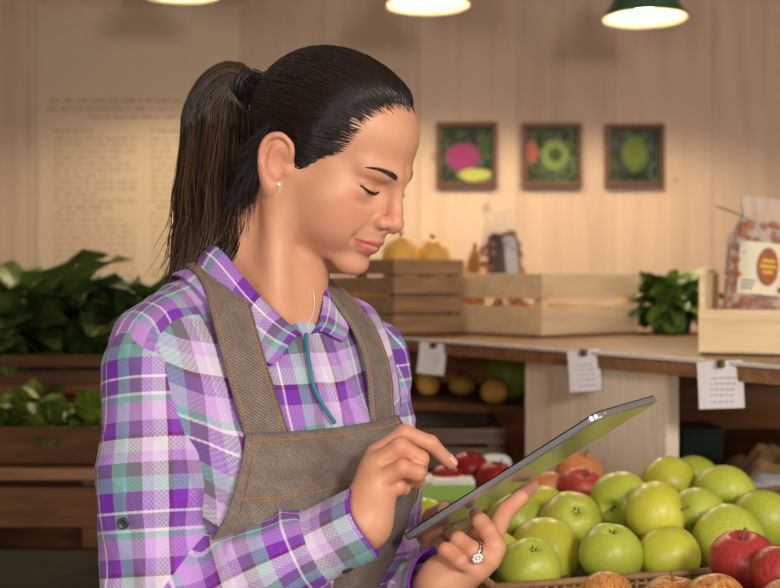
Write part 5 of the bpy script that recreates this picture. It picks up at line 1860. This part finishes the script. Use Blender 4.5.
# collar: two leaves folded over a stand
def collar_side(sg):
    fold = catmull([(0, -.066, 1.452), (.040 * sg, -.045, 1.462), (.055 * sg, .0, 1.461), (.044 * sg, .042, 1.420), (.022 * sg, .061, 1.391), (.006 * sg, .067, 1.378)], 40)
    op = [(0, -.088, 1.415), (.068 * sg, -.055, 1.428), (.090 * sg, .0, 1.418), (.084 * sg, .050, 1.378), (.070 * sg, .072, 1.358), (.055 * sg, .080, 1.350)]
    if sg < 0: op = [(0, -.088, 1.415), (-.066, -.055, 1.430), (-.078, .0, 1.424), (-.068, .048, 1.392), (-.056, .064, 1.376), (-.042, .072, 1.368)]
    outer = catmull(op, 40)
    nV_ = 12
    top, uvs = [], []
    for i in range(40):
        for k in range(nV_):
            v = k / (nV_ - 1)
            p = fold[i] * (1 - v) + outer[i] * v
            p = p + np.array([0.0, 0, 0.006 * math.sin(math.pi * min(1, v * 1.2)) * (1 - v)])
            top.append(tw(*p)); uvs.append((i / 39 * 0.16, v * 0.055))
    top = np.array(top)
    d = OUT.eval(top)
    g = OUT.grad(top)
    push = np.maximum(0.0045 - d, 0)
    vv = np.tile(np.linspace(0, 1, nV_), 40)
    top = top + g * (push * np.clip(vv * 3, 0, 1))[:, None]
    # stand: drops inside from the fold
    G = top.reshape(40, nV_, 3)
    nrm = np.cross(np.gradient(G, axis=0), np.gradient(G, axis=1)); nrm /= np.linalg.norm(nrm, axis=2, keepdims=True) + 1e-12
    cen = tw(0, 0.0, 1.40)
    if ((nrm * (G - cen)).sum() < 0): nrm = -nrm
    th = 0.0013
    under = (G - nrm * th).reshape(-1, 3)
    V_ = np.vstack([top, under]); n0 = 40 * nV_
    F_ = []
    for i in range(39):
        for k in range(nV_ - 1):
            a = i * nV_ + k
            F_.append((a, a + 1, a + nV_ + 1, a + nV_)); F_.append((n0 + a, n0 + a + nV_, n0 + a + nV_ + 1, n0 + a + 1))
    bd = [k for k in range(nV_)] + [i * nV_ + nV_ - 1 for i in range(1, 40)] + [39 * nV_ + k for k in range(nV_ - 2, -1, -1)] + [i * nV_ for i in range(38, 0, -1)]
    for a, b in zip(bd, bd[1:] + bd[:1]): F_.append((a, n0 + a, n0 + b, b))
    # stand strip
    nb0 = len(V_); st_ = []
    for i in range(40):
        c = np.array([0, -0.002, fold[i][2]])
        inn = fold[i] - (fold[i] - c) * 0.03 + np.array([0, 0, -0.002])
        for k in range(5):
            p = inn + np.array([0, 0, -0.038 * k / 4]) + (fold[i] - c) * 0.05 * k / 4
            st_.append(tw(*p))
    V_ = np.vstack([V_, np.array(st_)])
    mi = [0] * len(F_)
    for i in range(39):
        for k in range(4):
            a = nb0 + i * 5 + k
            F_.append((a, a + 1, a + 6, a + 5)); mi.append(1)
    uva = np.vstack([np.array(uvs), np.array(uvs), np.zeros((200, 2))])
    me = np_mesh('collar', V_, np.array(F_))
    set_uv(me, uva[np.array(F_)].reshape(-1, 2))
    o = pchild('collar', me, [m_plaid, m_purple], SHIRT)
    me.polygons.foreach_set('material_index', mi)
    return o


COLL = [collar_side(1), collar_side(-1)]

# apron --------------------------------------------------------------
m_apron, nt, bs = new_mat('apron_cloth')
N = nt.nodes.new; L = nt.links.new
uv = N('ShaderNodeUVMap'); uv.uv_map = 'weave'
wv = N('ShaderNodeTexWave'); wv.bands_direction = 'DIAGONAL'; wv.inputs['Scale'].default_value = 170; wv.inputs['Distortion'].default_value = 3; wv.inputs['Detail'].default_value = 2; wv.inputs['Detail Scale'].default_value = 4
L(uv.outputs[0], wv.inputs[0])
nz = N('ShaderNodeTexNoise'); nz.inputs['Scale'].default_value = 60; nz.inputs['Detail'].default_value = 6; L(uv.outputs[0], nz.inputs[0])
mm = N('ShaderNodeMath'); mm.operation = 'MULTIPLY'; L(wv.outputs['Fac'], mm.inputs[0]); L(nz.outputs['Fac'], mm.inputs[1])
cr = N('ShaderNodeValToRGB'); cr.color_ramp.elements[0].color = rgb(92, 80, 74); cr.color_ramp.elements[1].color = rgb(150, 136, 124); cr.color_ramp.elements[1].position = 0.75
L(mm.outputs[0], cr.inputs[0]); L(cr.outputs[0], bs.inputs['Base Color'])
bs.inputs['Roughness'].default_value = 0.9; bs.inputs['Specular IOR Level'].default_value = 0.15
bp = N('ShaderNodeBump'); bp.inputs['Strength'].default_value = 0.25; bp.inputs['Distance'].default_value = 0.001; L(mm.outputs[0], bp.inputs['Height']); L(bp.outputs[0], bs.inputs['Normal'])
m_stitch = simple('orange_stitching', rgb(186, 128, 62), 0.7)

def front_f(r, z):
    """forward coordinate where the clothed torso begins, looking at the chest"""
    P0 = tw(0, 0.30, 0)[None, :] + np.outer(r, TOR_R) + np.stack([0 * z, 0 * z, z], 1)
    t = np.zeros(len(r))
    for _ in range(60):
        d = OUT.eval(P0 - t[:, None] * TOR_F)
        t = np.minimum(t + d * 0.7, 0.42)
    return 0.30 - t

zs = np.concatenate([np.linspace(1.293, 1.10, 40), np.linspace(1.09, 0.62, 30)])
def half_w(z):
    return np.interp(z, [0.62, 1.08, 1.15, 1.202, 1.253, 1.293], [0.19, 0.165, 0.150, 0.133, 0.116, 0.0985])
NU = 41
us = np.linspace(-1, 1, NU)
Rg = half_w(zs)[:, None] * us[None, :]
Zg = np.repeat(zs[:, None], NU, 1) + 0.0
Zg[:6] += (1 - np.abs(us))[None, :] * -0.003
Fg = front_f(Rg.ravel(), Zg.ravel()).reshape(Rg.shape)
Fg[Fg < -0.06] = -0.03
run = Fg[0].copy()
for i in range(len(zs)):
    run = np.maximum(Fg[i], run - (0.0035 if zs[i] > 1.10 else 0.002) - 0.022 * np.abs(us) ** 3)
    Fg[i] = run
k3 = np.ones(5) / 5
for _ in range(3):
    Fp = np.pad(Fg, ((0, 0), (2, 2)), 'edge'); Fg = sum(Fp[:, i:i + NU] for i in range(5)) / 5
Fg = Fg + 0.006 + 0.0016 * np.sin(Rg * 70 + Zg * 25) * np.clip((1.28 - Zg) * 8, 0, 1)
G = TOR_O + Rg[..., None] * TOR_R + Fg[..., None] * TOR_F + Zg[..., None] * np.array([0, 0, 1.0])


def shell(G, th, name, mat, parent, uvscale=1.0, uvs=None):
    n, m_ = G.shape[:2]
    nrm = np.cross(np.gradient(G, axis=1), np.gradient(G, axis=0)); nrm /= np.linalg.norm(nrm, axis=2, keepdims=True) + 1e-12
    V_ = np.vstack([G.reshape(-1, 3), (G - nrm * th).reshape(-1, 3)]); n0 = n * m_
    F_ = []
    for i in range(n - 1):
        for k in range(m_ - 1):
            a = i * m_ + k
            F_.append((a, a + m_, a + m_ + 1, a + 1)); F_.append((n0 + a, n0 + a + 1, n0 + a + m_ + 1, n0 + a + m_))
    bd = [k for k in range(m_)] + [i * m_ + m_ - 1 for i in range(1, n)] + [(n - 1) * m_ + k for k in range(m_ - 2, -1, -1)] + [i * m_ for i in range(n - 2, 0, -1)]
    for a, b in zip(bd, bd[1:] + bd[:1]): F_.append((a, b, n0 + b, n0 + a))
    me = np_mesh(name, V_, np.array(F_))
    if uvs is None:
        e = np.linalg.norm(np.diff(G, axis=1), axis=2); u = np.concatenate([np.zeros((n, 1)), np.cumsum(e, 1)], 1)
        e = np.linalg.norm(np.diff(G, axis=0), axis=2); v = np.concatenate([np.zeros((1, m_)), np.cumsum(e, 0)], 0)
        uvs = np.stack([u, v], -1).reshape(-1, 2)
    uva = np.vstack([uvs, uvs])
    set_uv(me, uva[np.array(F_)].reshape(-1, 2))
    return pchild(name, me, mat, parent)


sgn_t = 1 if np.dot(np.cross(G[0, 1] - G[0, 0], G[1, 0] - G[0, 0]), TOR_F) > 0 else -1
APRON = shell(G if sgn_t > 0 else G[:, ::-1], 0.0022, 'apron', m_apron, PERSON)
APRON['label'] = 'grey-brown work apron with orange seams'


def stitch_run(pts, nrm, off=0.0006, step=0.0040, L_=0.0026, r=0.00048):
    P = np.asarray(pts); seg = np.linalg.norm(np.diff(P, axis=0), axis=1); s = np.concatenate([[0], np.cumsum(seg)])
    nn = int(s[-1] / step); out = []
    for i in range(nn):
        a = i * step; b = a + L_
        pa = np.array([np.interp(a, s, P[:, k]) for k in range(3)]); pb = np.array([np.interp(b, s, P[:, k]) for k in range(3)])
        na = np.array([np.interp(a, s, nrm[:, k]) for k in range(3)])
        out.append([pa - na * 0.0003, pa + na * off, pb + na * off, pb - na * 0.0003])
    return np.array(out)


def nrm_grid(G):
    n_ = np.cross(np.gradient(G, axis=1), np.gradient(G, axis=0)); n_ /= np.linalg.norm(n_, axis=2, keepdims=True)
    if (n_[n_.shape[0] // 2, n_.shape[1] // 2] @ TOR_F) < 0: n_ = -n_
    return n_


NG = nrm_grid(G)
runs = []
def grid_line(fi, fu):
    """fi, fu: arrays of fractional row / column"""
    out, no = [], []
    for a, b in zip(fi, fu):
        i, k = min(int(a), G.shape[0] - 2), min(int(b), NU - 2); x, y = a - i, b - k
        w4 = [(1 - x) * (1 - y), (1 - x) * y, x * (1 - y), x * y]
        c = [(i, k), (i, k + 1), (i + 1, k), (i + 1, k + 1)]
        out.append(sum(w * G[q] for w, q in zip(w4, c))); no.append(sum(w * NG[q] for w, q in zip(w4, c)))
    return np.array(out), np.array(no)
row = lambda z: float(np.interp(-z, -zs, np.arange(len(zs))))
for zz in (1.286, 1.2375):
    p, n_ = grid_line(np.full(60, row(zz)), np.linspace(1.0, NU - 2.0, 60)); runs.append(stitch_run(p, n_))
for du in (1.6,):
    for side in (0, 1):
        fu = np.full(80, du if side == 0 else NU - 1 - du)
        p, n_ = grid_line(np.linspace(0.5, row(0.95), 80), fu); runs.append(stitch_run(p, n_))


def strap(sg):
    c = catmull([(.074 * sg, .110, 1.274), (.077 * sg, .10, 1.296), (.083 * sg, .075, 1.345), (.079 * sg, .050, 1.39), (.066 * sg, .018, 1.425), (.056 * sg, -.03, 1.45), (.046 * sg, -.075, 1.42), (.030 * sg, -.10, 1.36), (.0 * sg, -.11, 1.26)], 60)
    C_ = np.array([tw(*q) for q in c])
    C_ = OUT.project(C_, np.interp(np.arange(60), [0, 7, 12], [-.001, .002, .0085]), 6)
    for _ in range(2): C_[1:-1] = (C_[:-2] + C_[1:-1] * 2 + C_[2:]) / 4
    T = np.gradient(C_, axis=0); T /= np.linalg.norm(T, axis=1, keepdims=True)
    n_ = OUT.grad(C_); W = np.cross(T, n_); W /= np.linalg.norm(W, axis=1, keepdims=True)
    w = np.interp(np.arange(60), [0, 8, 30, 40, 59], [.0215, .0215, .0205, .020, .020])
    uu = np.linspace(-1, 1, 9)
    Gs = C_[:, None, :] + W[:, None, :] * (w[:, None, None] * uu[None, :, None])
    sh = Gs.shape
    Gp = Gs.reshape(-1, 3); d = OUT.eval(Gp); g = OUT.grad(Gp)
    Gp = Gp + g * np.clip(np.repeat(np.interp(np.arange(60), [0, 7, 12], [-.002, .001, .0075]), 9) - d, -0.0015, 0.02)[:, None]
    Gs = Gp.reshape(sh)
    nn = np.cross(np.gradient(Gs, axis=1), np.gradient(Gs, axis=0))
    if (nn * n_[:, None, :]).sum() < 0: Gs = Gs[:, ::-1]
    o = shell(Gs, 0.0022, 'strap', m_apron, APRON)
    nn = np.cross(np.gradient(Gs, axis=1), np.gradient(Gs, axis=0)); nn /= np.linalg.norm(nn, axis=2, keepdims=True)
    for q in (0.8, 7.2):
        i = int(q); f = q - i
        line = Gs[6:52, i] * (1 - f) + Gs[6:52, i + 1] * f; nl = nn[6:52, i]
        runs.append(stitch_run(line, nl))
    return o


strap(1); strap(-1)
ST_ = np.concatenate(runs)
qv, qf = strands(ST_, np.full(ST_.shape[:2], 0.00048), 4)
pchild('stitching', np_mesh('stitching', qv, qf), m_stitch, APRON)['label'] = 'orange seam stitching'

# teal cord down the shirt front, thin necklace
cp = OUT.raycast([306, 307, 309, 312, 318, 326, 335], [334, 346, 362, 380, 396, 410, 423], off=0.0035)
cb = MB(); cb.tube([Vector(q) for q in catmull(cp, 40)], 0.0019, 8)
pchild('neck_cord', cb.mesh('neck_cord'), simple('teal_cord', rgb(22, 120, 138), 0.6))['label'] = 'thin teal cord down the shirt front'
npx = [(313, 292), (314.5, 302), (313, 313), (309, 322), (303, 330)]
cp = B.raycast([a for a, b in npx], [b for a, b in npx], off=0.0008, near=0.95)
cb = MB(); cb.tube([Vector(q) for q in catmull(cp, 30)], 0.0006, 6)
pchild('necklace', cb.mesh('necklace'), simple('pale_chain', rgb(214, 205, 196), .3))

# trousers and shoes (below the picture)
TR = Field()
TR.frame('t', TOR_O, TOR_M, 1.0)
TR.ell((0, -0.008, 0.86), (0.162, 0.116, 0.12), 0.05, 't')
for s in (-1, 1):
    TR.cone((0.085 * s, 0, 0.82), (0.095 * s, 0.012, 0.46), 0.086, 0.062, 0.04, 't')
    TR.cone((0.095 * s, 0.012, 0.46), (0.10 * s, -0.012, 0.075), 0.062, 0.052, 0.02, 't')
v_, f_ = TR.mesh((-0.42, 0.85, -0.01), (0.16, 1.48, 1.0), 0.008)
pchild('trousers', np_mesh('trousers', v_, f_), simple('dark_denim', rgb(40, 46, 62), 0.85))
for s in (-1, 1):
    SH = Field(); SH.frame('t', TOR_O, TOR_M, 1.0)
    SH.ell((0.10 * s, 0.03, 0.03), (0.042, 0.12, 0.032), 0.01, 't'); SH.ell((0.10 * s, -0.03, 0.05), (0.038, 0.052, 0.05), 0.02, 't')
    SH.plane_cut(lambda p: 0.001 - p[..., 2], 0.004)
    v_, f_ = SH.mesh((-0.45, 0.85, -0.02), (0.20, 1.48, 0.14), 0.005)
    pchild('shoe', np_mesh('shoe', v_, f_), simple('shoe_leather', rgb(38, 34, 32), 0.5))

# ------------------------------------------------------------------ the tablet
def tablet():
    c = TB_N1 + TB_U * TB_LEN / 2 + TB_W * TB_WID / 2
    t = empty('tablet', tuple(c))
    tag(t, 'slim silver tablet computer held tilted in both hands', 'tablet')
    R = Matrix((TB_U, TB_W, TB_NRM)).transposed()
    rad = 0.011
    def slab(z0, z1, inset, seg=8, bev=0.0):
        """rounded rectangle prism in tablet coordinates"""
        hx, hy = TB_LEN / 2 - inset, TB_WID / 2 - inset
        r = max(rad - inset, 0.002)
        ring_ = []
        for qx, qy, a0 in ((1, 1, 0), (-1, 1, 90), (-1, -1, 180), (1, -1, 270)):
            for k in range(seg + 1):
                a = math.radians(a0 + 90 * k / seg)
                ring_.append((qx * (hx - r) + r * math.cos(a), qy * (hy - r) + r * math.sin(a)))
        n = len(ring_)
        levels = [(z0, bev), (z0 + bev * .5, bev * .15), (z0 + bev, 0), (z1, 0)] if bev else [(z0, 0), (z1, 0)]
        vs, fs = [], []
        for z, ins in levels:
            for x, y in ring_:
                vs.append(R @ Vector((x * (1 - ins / hx), y * (1 - ins / hy), z)) + Vector(c))
        for i in range(len(levels) - 1):
            for k in range(n):
                k2 = (k + 1) % n
                fs.append((i * n + k, i * n + k2, (i + 1) * n + k2, (i + 1) * n + k))
        fs.append(tuple(reversed(range(n)))); fs.append(tuple((len(levels) - 1) * n + k for k in range(n)))
        mb = MB(); mb.add(vs, fs); return mb
    m_al = simple('brushed_aluminium', rgb(186, 190, 196), 0.24, 0.72)
    bk = pchild('back_shell', slab(0, TB_T - 0.0012, 0.0, bev=0.0022).mesh('back_shell'), m_al, t, False)
    pchild('screen_glass', slab(TB_T - 0.0012, TB_T, 0.0006).mesh('screen_glass'), simple('black_glass', rgb(12, 12, 14), 0.06), t, False)
    sc_ = slab(TB_T, TB_T + 0.00015, 0.012)
    m, nt, b = new_mat('lit_screen')
    b.inputs['Base Color'].default_value = rgb(40, 44, 50); b.inputs['Roughness'].default_value = 0.1
    b.inputs['Emission Color'].default_value = rgb(214, 222, 232); b.inputs['Emission Strength'].default_value = 0.5
    pchild('display', sc_.mesh('display'), m, t, False)
    bt = MB()
    p = TB_N2 + TB_W * 0.02 + TB_NRM * 0.0035
    bt.box(tuple(p), (0.0012, 0.010, 0.0022), R, bev=0.0004)
    pchild('side_button', bt.mesh('side_button'), m_al, t, False)
    return t


TABLET = tablet()
